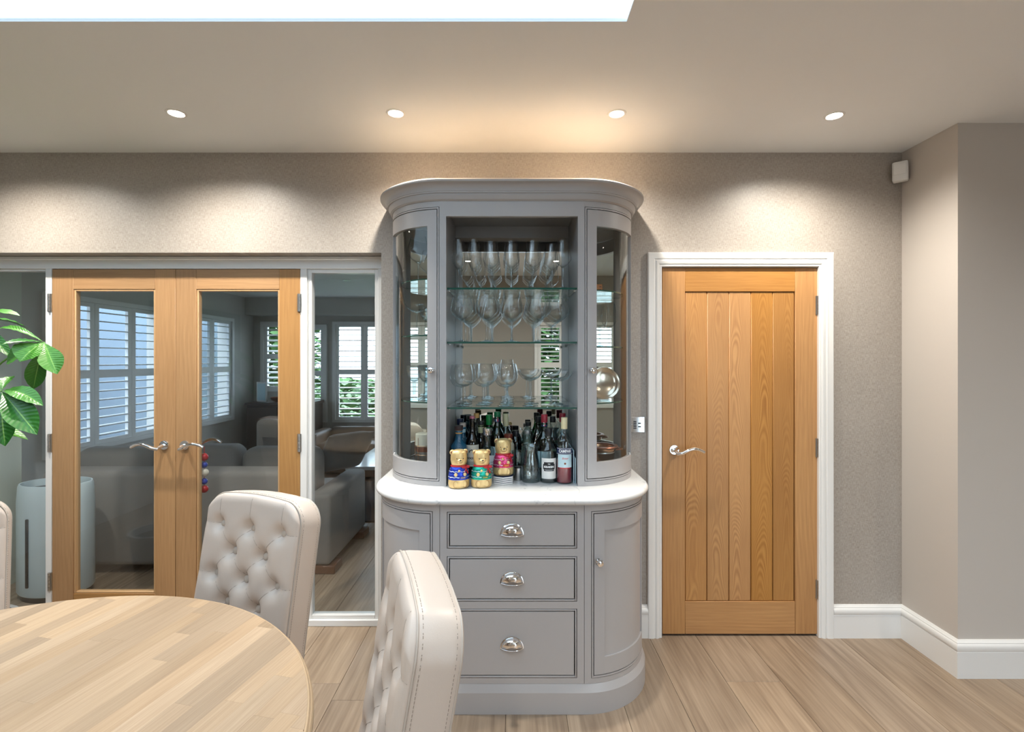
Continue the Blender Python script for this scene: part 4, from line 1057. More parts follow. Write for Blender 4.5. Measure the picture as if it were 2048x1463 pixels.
bottle('clear bottle with a grey cap, behind the crystal mixing glass', 1054.5, 2.56, 859.6, .037, .15, .195, .0135, 'clear_bottle', greycap, .019, .0160)
bottle('dark green bottle behind the mixing spoon', 1076, 2.60, 832, .032, .17, .24, .0135, 'green_bottle', 'black', .03)
b, H = bottle('green bottle with a red capsule and a striped neck label', 1088, 2.50, 828, .036, .18, .235, .0145, 'green_bottle', redcap, .040, .0165, neck=((.249, .276, MT['navy']),), labels=((.05, .13, 1.1, MT['pale_blue_label'], 'front_label'),))
for k in range(2):
    bm = new(); cyl_label(bm, .0157, .253, .272, .16, 4)
    for v in bm.verts: v.co = Matrix.Rotation(-.2+.38*k, 3, 'Z') @ v.co
    put('stripe', bm, MT['white_ink'] if k == 0 else MT['foil_red'], b, local=True)
bottle('clear bottle with a dark cap, between the red-capped bottles', 1105, 2.56, 832, .030, .18, .225, .013, 'clear_bottle', 'black', .03, liquid=(MT['dark_liquid'], .12))
bottle('clear bottle with a red capsule, at the right back', 1124.5, 2.60, 826, .036, .18, .235, .0145, 'clear_bottle', redcap, .045, .0165, liquid=(MT['dark_liquid'], .13))
# middle row
bottle('round textured blue bottle with a dark stopper and an orange neck label', 917, 2.445, 850.5, .0405, .155, .20, .0165, 'blue_bottle', darkwood, .022, .0215, neck=((.222, .242, lightcork),))
b, H = bottle('dark glass bottle with a pink capsule and a cream crest label', 944, 2.49, 831.5, .0345, .165, .235, .0135, 'dark_bottle', pinkcap, .013, .0145, labels=((.058, .163, 1.25, MT['cream_paper'], 'front_label'),))
text_on_cyl('lettering', 'COCCHI', .0125, .0346, .098, 'ink', b, bold=.0006)
bm = new()
for q in range(3):
    cyl_label(bm, .0348, .079-.006*q, .0802-.006*q, .8, 8)
put('print_lines', bm, 'ink', b, local=True)
bm = new()
for q in range(5):
    a = PI*q/4; x0 = .011*math.cos(a)
    for sgn in (0,): 
        th = -PI/2+x0/.0346; zc = .130+.009*math.sin(a); vs = ball(bm, (.0351*math.cos(th), .0351*math.sin(th), zc), .0032, seg=8, rings=5)
put('crest', bm, 'ink', b, local=True)
dec, H = bottle('clear glass decanter with a chunky silver stopper', 974, 2.47, 855.5, .0355, .135, .165, .0175, 'clear_bottle', silvercap, .034, .0225, cat='decanter', liquid=(MT['clear_bottle'], .09), name='decanter')
# front right
b, H = bottle('clear spirit bottle with a black cap and a white label', 1096.3, 2.39, 855.5, .0395, .14, .205, .0135, 'clear_bottle', 'black', .030, .0165, labels=((.022, .118, 1.0, MT['paper'], 'front_label'),), neck=((.222, .238, MT['ink']),), liquid=(MT['clear_bottle'], .03))
bm = new(); cyl_label(bm, .0398, .058, .100, .62, 12)
for v in bm.verts:
    pass
cyl_label(bm, .0398, .0665, .0915, .74, 12)
put('black_badge', bm, 'ink', b, 60, local=True)
text_on_cyl('lettering', 'KRAKEN', .0125, .0403, .078, 'white_ink', b, bold=.0006)
text_on_cyl('lettering', 'THE', .006, .0403, .0915, 'white_ink', b, bold=.0002)
bm = new(); cyl_label(bm, .0401, .064, .0652, .5, 8); cyl_label(bm, .0401, .0605, .0613, .4, 8); put('badge_lines', bm, 'white_ink', b, local=True)
b, H = bottle('clear bottle of red aperitif with a navy banded label and cream capsule', 1128, 2.372, 834.3, .0375, .195, .238, .0135, 'clear_bottle', cream, .054, .0155, labels=((.078, .166, 1.0, MT['pale_blue_label'], 'front_label'), (.074, .0779, .7, MT['foil_red'], 'label_seal')), liquid=(MT['red_liquid'], .112))
bm = new(); cyl_label(bm, .0378, .139, .170, 1.22, 16); put('navy_band', bm, 'navy', b, 60, local=True)
bm = new(); cyl_label(bm, .0380, .1655, .1672, 1.22, 16); cyl_label(bm, .0380, .1415, .143, 1.22, 16); put('band_edge', bm, 'white_ink', b, 60, local=True)
text_on_cyl('lettering', 'CAMPARI', .0185, .0384, .1542, 'white_ink', b, bold=.0008, sx=.80)
text_on_cyl('lettering', 'Bitter', .013, .0378, .121, 'foil_red', b, shear=.3)
bm = new(); th = -PI/2; ball(bm, (0, -.0372, .097), .0052, sy=.35, seg=12, rings=6); put('seal', bm, 'copper_dark', b, local=True)
# mixing glass and bar spoon
mg = thing('mixing_glass', 'cut crystal mixing glass with a flared lip, in front of the bottles', 'glass jug', (Xu(1061, 2.40), 2.40, CT+.0005))
bm = new()
pr = [(r_*.93, z_*1.14) for r_, z_ in [(0, .0), (.044, 0), (.0465, .004), (.0465, .075), (.040, .100), (.0345, .125), (.036, .140), (.047, .150), (.049, .153), (.046, .153), (.0345, .141), (.032, .125), (.0375, .098), (.043, .074), (.043, .016), (0, .013)]]
lathe(bm, pr, 32); put('vessel', bm, 'clear_bottle', mg, local=True)
bm = new()
for k in range(16):
    for zz in (.018, .046):
        a0, a1 = 2*PI*k/16, 2*PI*(k+1)/16
        for p, q in ((a0, a1), (a1, a0)):
            tube(bm, [((.0437)*math.cos(p+(q-p)*t/4), .0437*math.sin(p+(q-p)*t/4), zz+.028*t/4) for t in range(5)], .0011, 5, cap=False)
put('cut_pattern', bm, 'stem', mg, local=True)
sp_ = thing('bar_spoon', 'long twisted bar spoon standing in the crystal mixing glass', 'spoon', (Xu(1061, 2.40), 2.40, CT+.0005))
bm = new(); pts = []; rad = []
for k in range(61):
    t = k/60; pts.append((-.006+.036*t+.0011*math.cos(k*1.3), -.014+.02*t+.0011*math.sin(k*1.3), .05+.185*t)); rad.append(.0017)
tube(bm, pts, rad, 6); put('twisted_handle', bm, 'chrome', sp_, local=True)
bm = new(); ball(bm, (-.010, -.017, .034), .018, .75, .35, 1.15, 16, 10); put('spoon_bowl', bm, 'chrome', sp_, local=True)
# glass jug behind, jigger, card, boards
jg = thing('glass_jug', 'clear glass jug with a wide rim behind the silver cup', 'jug', (Xu(1036, 2.475), 2.475, CT+.0005), PI/2)
bm = new(); lathe(bm, [(r_*.72, z_) for r_, z_ in [(0, 0), (.034, 0), (.036, .004), (.040, .09), (.046, .128), (.0475, .131), (.0445, .13), (.038, .09), (.034, .008), (0, .007)]], 28); put('vessel', bm, 'clear_bottle', jg, local=True)
bm = new(); tube(bm, [(.032, 0, .12), (.046, 0, .11), (.050, 0, .075), (.042, 0, .04), (.027, 0, .035)], .004, 8); put('handle', bm, 'clear_bottle', jg, local=True)
jr = thing('jigger', 'small silver bar measure beside the striped coasters', 'bar measure', (Xu(1036, 2.42), 2.42, CT+.0005))
bm = new(); lathe(bm, [(0, 0), (.0165, 0), (.0175, .002), (.0185, .066), (.0168, .066), (.016, .004), (0, .003)], 24); put('cup', bm, 'steel', jr, local=True)
bm = new(); lathe(bm, [(.0184, .060), (.0192, .0605), (.0192, .0655), (.0184, .066)], 24); put('rim_band', bm, 'black', jr, local=True)
cd = thing('card', 'white printed card standing between the decanter and the bears', 'card', (Xu(984, 2.415), 2.415, CT+.0005), .12)
bm = new(); box(bm, -.014, .014, -.001, .001, 0, .120); put('sheet', bm, 'paper', cd, local=True)
bm = new()
for k in range(6): box(bm, -.009, .006+.003*(k % 2), -.0014, -.0011, .022+.013*k, .0235+.013*k)
put('print_lines', bm, 'navy', cd, local=True)
for k, (u, y, h) in enumerate(((1147, 2.36, .155), (1150, 2.355, .120))):
    r = thing('slate_board', ['taller pale blue edged board leaning at the right of the open bay', 'shorter pale blue edged board leaning at the right of the open bay'][k], 'board', ((.2912, .2985)[k], y+.10, CT+.0005), 0)
    bm = new(); box(bm, -.002, .002, -.10, .10, 0, h, .0008); put('panel', bm, 'pale_blue_label', r, local=True)
    bm = new(); box(bm, -.0025, -.0021, -.096, .096, .006, h-.006); box(bm, .0021, .0025, -.096, .096, .006, h-.006); put('face', bm, 'navy', r, local=True)

# ================================================================ COASTERS AND BEARS
cxx, cyy = Xu(1006, 2.375), 2.375
for k in range(4):
    r = thing('coaster', ['bottom', 'second from bottom', 'third from bottom', 'topmost'][k]+' scalloped white coaster in the stack under the pink-jumper bear', 'coaster', (cxx, cyy, CT+.0006+.0092*k), group='striped coasters under a bear')
    bm = new(); n = 12
    pl = [((.047+.005*(q % 2))*math.cos(2*PI*q/n), (.047+.005*(q % 2))*math.sin(2*PI*q/n)) for q in range(n)]
    lo = [bm.verts.new((x, y, .0008)) for x, y in pl]; hi = [bm.verts.new((x, y, .0072)) for x, y in pl]
    bm.faces.new(lo); bm.faces.new(hi)
    for q in range(n): p = (q+1) % n; bm.faces.new((lo[q], lo[p], hi[p], hi[q]))
    put('slab', bm, 'paper', r, 20, local=True)
    bm = new()
    lo = [bm.verts.new((x*.995, y*.995, .0073)) for x, y in pl]; hi = [bm.verts.new((x*.995, y*.995, .0088)) for x, y in pl]
    bm.faces.new(lo); bm.faces.new(hi)
    for q in range(n): p = (q+1) % n; bm.faces.new((lo[q], lo[p], hi[p], hi[q]))
    put('dark_stripe', bm, 'navy', r, 20, local=True)
SYB = .80
def bear(label, u, Y, z, foil, patch, rz, S=1.0):
    r = thing('foil_bear', label, 'chocolate bear', (Xu(u, Y), Y, z), rz, 'gold foil bears')
    def L(nm, prof, m, seg=30):
        bm = new(); lathe(bm, [(a*S, b_*S) for a, b_ in prof], seg, 0, 0, 0, 1, SYB); return put(nm, bm, m, r, 60, local=True)
    L('lower_body', [(0, 0), (.040, 0), (.0455, .004), (.0485, .014), (.0490, .026), (.0484, .036), (.0480, .0405)], 'gold')
    sw = L('jumper', [(.0482, .0395), (.0487, .043), (.0480, .055), (.0458, .072), (.0420, .087), (.0360, .097), (.0310, .101)], foil)
    L('head', [(.0300, .099), (.0335, .104), (.0365, .113), (.0385, .126), (.0382, .142), (.0360, .156), (.0320, .166), (.020, .1715), (0, .173)], 'gold')
    def at(th, z, R):  # point on the elliptical body, th from the front
        return Vector((R*S*math.sin(th), -R*S*SYB*math.cos(th), z*S))
    for s in (1, -1):
        bm = new(); ball(bm, (s*.0300*S, .002*S, .160*S), .0125*S, 1, .55, 1.05, 14, 8); e = put('ear', bm, 'gold', r, local=True)
        bm = new(); ball(bm, (s*.0305*S, -.0042*S, .1595*S), .0075*S, 1, .35, 1.1, 12, 6); put('inner_ear', bm, 'copper_dark', e, local=True)
        bm = new(); ball(bm, at(s*.40, .135, .0372), .0026*S, seg=8, rings=6); put('eye', bm, 'ink', r, local=True)
        bm = new(); ball(bm, at(s*.45, .064, .0462), .0088*S, 1, .6, 1, 12, 8); put('paw', bm, 'gold', r, local=True)
        # raised sole on each foot with a dark outline
        bm = new(); p = at(s*.42, .021, .0475); ball(bm, p, .0125*S, .8, .30, 1.2, 16, 8); f = put('sole', bm, 'gold', r, local=True)
        bm = new(); q = at(s*.42, .021, .0478+.0022); tube(bm, [q+Vector((.0115*S*math.cos(a), s*-.0*S+.0035*abs(math.cos(a))*S, .0148*S*math.sin(a))) for a in [2*PI*k/24 for k in range(25)]], .0006*S, 5, cap=False); put('sole_outline', bm, 'copper_dark', f, local=True)
    bm = new(); ball(bm, (0, -.0290*S, .1235*S), .0130*S, 1.1, .7, .85, 16, 8); mz = put('muzzle', bm, 'gold', r, local=True)
    bm = new(); ball(bm, (0, -.0388*S, .1285*S), .0035*S, 1.3, .8, .9, 10, 6); put('nose', bm, 'ink', mz, local=True)
    bm = new(); tube(bm, [(-.006*S, -.0365*S, .1190*S), (-.003*S, -.0383*S, .1170*S), (0, -.0386*S, .1195*S), (.003*S, -.0383*S, .1170*S), (.006*S, -.0365*S, .1190*S)], .0006*S, 5); put('mouth', bm, 'ink', mz, local=True)
    # jumper stripes and patch
    for z_, R_ in ((.052, .0482), (.064, .0469), (.077, .0447)):
        bm = new(); tube(bm, [at(2*PI*k/30, z_+.0012*(-1)**k, R_+.0003) for k in range(31)], .0011*S, 5, cap=False); put('knit_stripe', bm, 'foil_pale' if z_ != .064 else foil, sw, local=True)
    bm = new(); pt = at(.22, .051, .0488); ball(bm, (0, 0, 0), .0135*S, 1.35, .16, .62, 18, 8)
    bmesh.ops.rotate(bm, verts=bm.verts, cent=(0, 0, 0), matrix=Matrix.Rotation(.24, 3, 'Z')); bmesh.ops.translate(bm, verts=bm.verts, vec=pt); pa = put('belly_patch', bm, patch, sw, local=True)
    bm = text_mesh('Lindt', .0105*S, .0002, .0001, 1.0, .25)
    bmesh.ops.rotate(bm, verts=bm.verts, cent=(0, 0, 0), matrix=Matrix.Rotation(PI/2, 3, 'X')); bmesh.ops.rotate(bm, verts=bm.verts, cent=(0, 0, 0), matrix=Matrix.Rotation(.24, 3, 'Z'))
    bmesh.ops.translate(bm, verts=bm.verts, vec=pt+Vector((.0006, -.0024, 0))*S); put('lettering', bm, 'gold_ink', sw, 0, local=True)
    # ribbon, bow, bell
    bm = new(); tube(bm, [at(2*PI*k/28, 0.0995, .0340) for k in range(29)], .0042*S, 8, cap=False); rb = put('ribbon', bm, 'red_ribbon', r, local=True)
    bm = new(); c = at(.70, .094, .0405)
    ball(bm, c, .0052*S, 1, .7, 1, 10, 6)
    for s in (1, -1):
        ball(bm, c+Vector((s*.0105, s*.003, .0015))*S, .0095*S, 1.05, .42, .72, 12, 8)
        tube(bm, [c, c+Vector((s*.005, -.003, -.012))*S, c+Vector((s*.010, -.0045, -.026))*S], [.0035*S, .0068*S, .0085*S], 8, .25)
    put('bow', bm, 'red_ribbon', rb, local=True)
    bm = new(); ball(bm, at(-.12, .081, .0450), .0058*S, seg=12, rings=8); put('bell', bm, 'gold', rb, local=True)
    return r
bear('gold foil bear in a blue jumper with a red ribbon, nearest the left', 917.3, 2.288, CT+.0006, 'foil_blue', 'foil_dblue', .30, 1.0)
bear('gold foil bear in a green jumper with a red ribbon, in the middle', 962.5, 2.298, CT+.0006, 'foil_green', 'foil_dgreen', .22, .985)
bear('gold foil bear in a pink jumper standing on the striped coasters', 1006, 2.375, CT+.0006+.0092*4, 'foil_pink', 'foil_red', .12, 1.0)
# ================================================================ WALL FITTINGS
sk_ = thing('wall_plate', 'chrome media socket plate on the wall between the cabinet and the oak door', 'wall plate', (Xu(1274.5, 2.69), 2.695, Zv(848.5, 2.69)))
Yp = 2.692
def px_(u): return Xu(u, Yp)
bx('plate', px_(1261.5), px_(1288.5), Yp-.003, YW-.0005, Zv(864, Yp), Zv(833, Yp), 'chrome', sk_, .0015)
for k in range(5): bx('socket', px_(1266.0), px_(1272), Yp-.0042, Yp-.0031, Zv(843.6+3.35*k, Yp), Zv(841.4+3.35*k, Yp), 'black', sk_)
for k in range(2): bx('socket', px_(1275.5), px_(1281), Yp-.0042, Yp-.0031, Zv(847+6.8*k, Yp), Zv(844.6+6.8*k, Yp), 'black', sk_)
for s in (1262.9, 1287.1):
    bm = new(); cyl_y(bm, px_(s), Yp-.0031, Yp-.0040, Zv(848.5, Yp), .0018, 12); put('screw', bm, 'steel', sk_)
pir = thing('motion_sensor', 'white motion sensor box in the top right corner of the papered wall', 'sensor', (2.062, 2.655, Zv(343, 2.65)), math.radians(-42))
bm = new(); box(bm, -.034, .034, -.030, .018, -.050, .050, .008, 3)
for v in bm.verts:
    if v.co.z < -.03: v.co.y += .010
put('case', bm, 'white_matt', pir, 40, local=True)
bm = new(); box(bm, -.026, .026, -.0318, -.0300, -.020, .034, .0006); put('lens', bm, 'white', pir, local=True)

# ================================================================ ROUND TABLE
TX, TY, TR, TZ = -1.153, .803, .772, .757
tb = thing('dining_table', 'round pale oak dining table laid in diagonal staves, cut by the lower left corner', 'table', (TX, TY, 0))
ang = math.radians(-13); ca, sa_ = math.cos(ang), math.sin(ang)
def clip_circle(x0, x1, y0, y1, R, n=10):
    """outline of a stave (local x across, y along) clipped by the round top"""
    def edge(x): return math.sqrt(max(0, R*R-x*x))
    xs = [x0+(x1-x0)*k/40 for k in range(41)]
    xs = [x for x in xs if min(y1, edge(x)) > max(y0, -edge(x))]
    if len(xs) < 2: return None
    xs = [xs[0]+(xs[-1]-xs[0])*k/n for k in range(n+1)]
    top = [(x, min(y1, edge(x))) for x in xs]; bot = [(x, max(y0, -edge(x))) for x in xs]
    pts = [(x, y) for x, y in bot]+[(x, y) for x, y in reversed(top)]
    cut1 = any(edge(x) < y1 for x in xs); cut0 = any(-edge(x) > y0 for x in xs)
    if not cut1: pts = [p for p in pts if not (p in top[1:-1])]
    if not cut0: pts = [p for p in pts if not (p in bot[1:-1])]
    out = []
    for p in pts:
        if not out or (abs(p[0]-out[-1][0])+abs(p[1]-out[-1][1])) > 1e-5: out.append(p)
    return out if len(out) > 2 else None
SW = .0485; R1 = TR-.009; rk = random.Random(11); cnt = 0
nrow = int(2*R1/SW)+1
for i in range(nrow):
    x0 = -R1+i*SW; x1 = min(x0+SW, R1)
    if x1-x0 < .004: continue
    y = -R1-rk.uniform(0, .45)
    while y < R1:
        Ls = rk.uniform(.34, .62); y1 = y+Ls
        pl = clip_circle(x0+.0001, x1-.0001, y+.0001, y1-.0001, R1)
        if pl:
            bm = new()
            wpts = [(TX+px*ca-py*sa_, TY+px*sa_+py*ca) for px, py in pl]
            cx_ = sum(p[0] for p in wpts)/len(wpts); cy2 = sum(p[1] for p in wpts)/len(wpts)
            # keep stave axes as the object's own axes so the grain runs along it
            loc = [((px-cx_)*ca+(py-cy2)*sa_, -(px-cx_)*sa_+(py-cy2)*ca) for px, py in wpts]
            hi = [bm.verts.new((a, b_, .0125)) for a, b_ in loc]; lo = [bm.verts.new((a, b_, .0005)) for a, b_ in loc]
            bm.faces.new(hi); bm.faces.new(lo[::-1])
            for k in range(len(loc)): q = (k+1) % len(loc); bm.faces.new((lo[k], lo[q], hi[q], hi[k]))
            o = bpy.data.objects.new('stave', finish(bm, 'stave', 'stave', 0)); C.objects.link(o); o.parent = tb
            o.location = Vector((cx_, cy2, TZ-.0125))-tb.location; o.rotation_euler = (0, 0, ang); cnt += 1
        y = y1
bm = new()
rim = [(R1+.0003, -.024), (R1+.0003, -.0004), (R1+.004, -.0014), (R1+.0065, -.005), (R1+.0055, -.0075), (R1+.0095, -.009), (R1+.0130, -.014), (R1+.0135, -.020), (R1+.0105, -.025), (R1-.02, -.026)]
lathe(bm, rim, 160, TX, TY, TZ); put('moulded_rim', bm, 'table_wood', tb, 30)
bm = new(); lathe(bm, [(0, -.0122), (R1, -.0122), (R1, -.0255), (0, -.0255)], 120, TX, TY, TZ); put('core_board', bm, 'table_wood', tb)
bm = new(); lathe(bm, [(0, -.0262), (R1-.025, -.0262), (R1-.03, -.05), (0, -.05)], 96, TX, TY, TZ); put('underframe', bm, 'table_wood', tb)
bm = new(); lathe(bm, [(0, .04), (.13, .04), (.14, .10), (.09, .16), (.075, .30), (.11, .46), (.09, .60), (.16, .70), (0, .7065)], 40, TX, TY, 0); put('pedestal', bm, 'table_wood', tb)
for k in range(4):
    a = PI/4+PI/2*k+.2
    bm = new(); tube(bm, [(TX+r_*math.cos(a), TY+r_*math.sin(a), z_) for r_, z_ in ((.10, .12), (.22, .085), (.34, .045), (.42, .036))], [.042, .038, .034, .034], 12, .8); put('foot', bm, 'table_wood', tb)

# ================================================================ TUFTED CHAIRS
CW, CTH, CB, CTOP, CR = .214, .088, .42, 1.034, .070
def chair_proto():
    parts = []
    TILT = math.radians(10)
    def tilt(bm):
        for v in bm.verts:
            y, z = v.co.y, v.co.z-.44
            v.co.y = y*math.cos(TILT)+z*math.sin(TILT); v.co.z = .44+z*math.cos(TILT)-y*math.sin(TILT)
    Htop = .44+(CTOP-.44)/math.cos(TILT)-.008
    def ztop(x):
        d = max(0, abs(x)-(CW-CR)); arch = .018*(x/CW)**2
        return Htop-arch-(CR-math.sqrt(max(0, CR*CR-d*d)))
    # buttons: rows of three and two
    rows = [Htop-.112-.082*k for k in range(6)]
    btn = []
    for k, z in enumerate(rows):
        for x in ((-.142, 0, .142) if k % 2 == 0 else (-.071, .071)):
            btn.append((x, z, k))
    segs = []
    for (x, z, k) in btn:
        for (x2, z2, k2) in btn:
            if k2 == k+1 and abs(x-x2) < .08: segs.append((x, z, x2, z2, 1))
        if k == 0: segs.append((x, z, x*1.04, Htop+.02, .75))
        if k % 2 == 0 and abs(x) > .1: segs.append((x, z, math.copysign(CW+.02, x), z+.004, .8))
    def dseg(px, pz, s):
        x1, z1, x2, z2, w_ = s
        dx_, dz_ = x2-x1, z2-z1; L2 = dx_*dx_+dz_*dz_
        t = max(0, min(1, ((px-x1)*dx_+(pz-z1)*dz_)/L2))
        # bow the diagonal creases a little, as the leather pulls
        bow = .012*math.sin(PI*t)*(1 if w_ == 1 else 0)
        qx = x1+t*dx_+(bow if dx_ > 0 else -bow); qz = z1+t*dz_-bow*.3
        return math.hypot(px-qx, pz-qz), w_
    nx, nz = 72, 84
    def surf(x, z):
        h = .020
        for s in segs:
            if abs(z-(s[1]+s[3])/2) > .14: continue
            d, w_ = dseg(x, z, s)
            h -= w_*(.0045*math.exp(-(d/.005)**2)+.0055*math.exp(-(d/.026)**2))*(1.0 if w_ == 1 else .6)
        for (bx_, bz_, k) in btn:
            d = math.hypot(x-bx_, z-bz_)
            if d < .12: h -= .017*math.exp(-(d/.024)**2)
        return max(h, -.020)
    bm = new(); grid = []
    for i in range(nx+1):
        x = CW*math.sin(PI/2*(i/nx*2-1)*.999)/math.sin(PI/2*.999); col = []
        zt_ = ztop(x)
        for j in range(nz+1):
            z = CB+(zt_-CB)*(1-(1-j/nz)**1.25)
            e = min(1, (CW-abs(x))/.030, max(0, (zt_-z))/.030); e = max(0, e); ef = math.sqrt(max(0, 1-(1-e)**2))
            col.append(bm.verts.new((x, -CTH/2-surf(x, z)*ef, z)))
        grid.append(col)
    for i in range(nx):
        for j in range(nz): bm.faces.new((grid[i][j], grid[i+1][j], grid[i+1][j+1], grid[i][j+1]))
    tilt(bm); parts.append(('tufted_front', finish(bm, 'tufted_front', 'leather', 70), None))
    # side band, back
    def outline(off=0.0, n=10):
        pts = [(-CW-off, CB)]
        k0 = 14
        for k in range(k0+1):
            x = -CW+ (2*CW)*0
            a = PI/2*k/k0; xx = -(CW-CR)-(CR+off)*math.cos(a); base = Htop-.018*((CW-CR)/CW)**2-CR
            pts.append((xx, base+(CR+off)*math.sin(a)-.006*math.cos(a)))
        for k in range(1, 16):
            x = -(CW-CR)+2*(CW-CR)*k/16; pts.append((x, ztop(x)+off))
        for k in range(k0+1):
            a = PI/2*(1-k/k0); xx = (CW-CR)+(CR+off)*math.cos(a); base = Htop-.018*((CW-CR)/CW)**2-CR
            pts.append((xx, base+(CR+off)*math.sin(a)-.006*math.cos(a)))
        pts.append((CW+off, CB)); return pts
    bm = new(); rws = []
    for y, off in ((-CTH/2, -.001), (-CTH/2+.004, .0015), (-CTH/4, .004), (0, .0048), (CTH/4, .004), (CTH/2-.004, .0015), (CTH/2, -.002)):
        rws.append([bm.verts.new((x, y, z)) for x, z in outline(off)])
    for a, b_ in zip(rws, rws[1:]):
        for k in range(len(a)-1): bm.faces.new((a[k], a[k+1], b_[k+1], b_[k]))
        bm.faces.new((a[-1], a[0], b_[0], b_[-1]))
    bm.faces.new(rws[-1])
    tilt(bm); parts.append(('back_shell', finish(bm, 'back_shell', 'leather', 50), None))
    for y, nm in ((-CTH/2+.001, 'front_piping'), (CTH/2-.004, 'rear_piping')):
        bm = new(); tube(bm, [(x, y, z) for x, z in outline(.0015)], .0022, 6); tilt(bm); parts.append((nm, finish(bm, nm, 'leather_btn', 60), None))
    # line of stitches beside the piping
    bm = new()
    ol = outline(.0030)
    for y in (-CTH/2+.0105, CTH/2-.0135):
        acc = 0
        for p, q in zip(ol, ol[1:]):
            L = math.hypot(q[0]-p[0], q[1]-p[1]); s = -acc
            n_ = 0
            while s+.0075 < L+.0075:
                if s >= 0:
                    t0, t1 = s/L, min(1, (s+.0046)/L)
                    tube(bm, [(p[0]+(q[0]-p[0])*t0, y, p[1]+(q[1]-p[1])*t0), (p[0]+(q[0]-p[0])*t1, y, p[1]+(q[1]-p[1])*t1)], .0007, 4)
                s += .0075
            acc = L-(s-.0075) if s > 0 else 0
            acc = max(0, min(.0075, .0075-(L-(s-.0075)))) if L > .0075 else 0
    tilt(bm); st = finish(bm, 'stitching', 'thread', 0); parts.append(('stitching', st, None))
    # creased seams
    for s in segs:
        if s[4] < 1 or True:
            pts = []
            for q in range(9):
                t = q/8; x = s[0]+(s[2]-s[0])*t; z = s[1]+(s[3]-s[1])*t
                if s[4] == 1:
                    bow = .012*math.sin(PI*t); x += bow if s[2] > s[0] else -bow; z -= bow*.3
                if abs(x) > CW-.002 or z > ztop(min(CW, max(-CW, x)))-.002: break
                e = max(0, min(1, (CW-abs(x))/.030, (ztop(x)-z)/.030)); ef = math.sqrt(max(0, 1-(1-e)**2))
                pts.append((x, -CTH/2-surf(x, z)*ef-.0002, z))
            if len(pts) > 2 and s[3] > CB+.03:
                bm = new(); tube(bm, pts, .0009, 5); tilt(bm); parts.append(('tuft_seam', finish(bm, 'tuft_seam', 'thread', 0), None))
    for (x, z, k) in btn:
        if z < CB+.04: continue
        bm = new(); ball(bm, (0, 0, 0), .0132, 1, .6, 1, 14, 8); bmesh.ops.translate(bm, verts=bm.verts, vec=(x, -CTH/2-surf(x, z)-.0075, z)); tilt(bm)
        parts.append(('button', finish(bm, 'button', 'leather_btn', 70), None))
    bm = new(); box(bm, -.235, .235, -.47, .0, .365, .485, .035, 4); parts.append(('seat', finish(bm, 'seat', 'leather', 50), None))
    bm = new(); box(bm, -.215, .215, -.445, -.02, .33, .364, .004); parts.append(('seat_frame', finish(bm, 'seat_frame', 'leather_btn', 30), None))
    for x in (-.195, .195):
        for y, ty in ((-.42, -.01), (-.03, .06)):
            bm = new(); tube(bm, [(x, y, .33), (x, y+ty*.4, .15), (x, y+ty, 0)], [.028, .023, .017], 4); bmesh.ops.rotate(bm, verts=bm.verts, cent=(x, y, 0), matrix=Matrix.Rotation(PI/4, 3, 'Z'))
            parts.append(('leg', finish(bm, 'leg', 'table_wood', 20), None))
    return parts
CP = chair_proto()
def chair(label, x, y, fx, fy, group='tufted dining chairs'):
    """x, y: middle of the top front edge of the back; (fx, fy): the way it faces"""
    n = math.hypot(fx, fy); fx, fy = fx/n, fy/n
    rz = math.atan2(fx, -fy)
    # local front-top point is shifted back by the tilt
    off = -CTH/2*math.cos(math.radians(10))+(CTOP-.44)*math.tan(math.radians(10))
    r = thing('dining_chair', label, 'chair', (x-(-fx)*off, y-(-fy)*off, 0), rz, group)
    for nm, me, _ in CP:
        o = bpy.data.objects.new(nm, me); C.objects.link(o); o.parent = r
        if nm == 'stitching': o['kind'] = 'stuff'
    return r
chair('pale leather buttoned dining chair behind the table, in front of the right glazed door', -.875, 1.715, -.386, -.92)
chair('pale leather buttoned dining chair seen edge-on in front of the drawers', -.224, 1.085, -.95, -.31)
chair('pale leather dining chair cut off by the left edge of the photo', -1.90, 1.585, .62, -.78)

# ================================================================ POTTED PLANT
pp = thing('potted_plant', 'leafy green money tree at the left edge, its leaves hanging before the screen', 'plant', (-2.42, 2.2, 0))
bm = new(); lathe(bm, [(0, 0), (.13, 0), (.14, .01), (.175, .30), (.185, .31), (.185, .33), (.165, .33), (.155, .28), (0, .28)], 32, -2.42, 2.2, 0); put('pot', bm, 'pot', pp)
bm = new(); lathe(bm, [(0, .281), (.154, .281), (.15, .29), (0, .295)], 24, -2.42, 2.2, 0); put('soil', bm, 'soil', pp)
bm = new()
for k in range(3):
    pts = [(-2.42+.022*math.cos(2.1*k+t*.55), 2.2+.022*math.sin(2.1*k+t*.55), .28+.072*t) for t in range(15)]; tube(bm, pts, [.022-.0006*t for t in range(15)], 8)
put('trunk', bm, 'trunk', pp)
A0 = P(88, 684, 2.10); B0 = P(2, 782, 2.02); T0_ = Vector((-2.42, 2.2, 1.28)); E0 = P(-60, 640, 2.2); F0 = P(-75, 860, 1.98)
def petiole(a, b_, sag=.06):
    bm = new(); pts = [a.lerp(b_, t/8)+Vector((0, 0, sag*math.sin(PI*t/8))) for t in range(9)]; tube(bm, pts, [.005-.0003*t for t in range(9)], 7); put('petiole', bm, 'petiole', pp)
for q in (A0, B0, E0, F0): petiole(T0_, q)
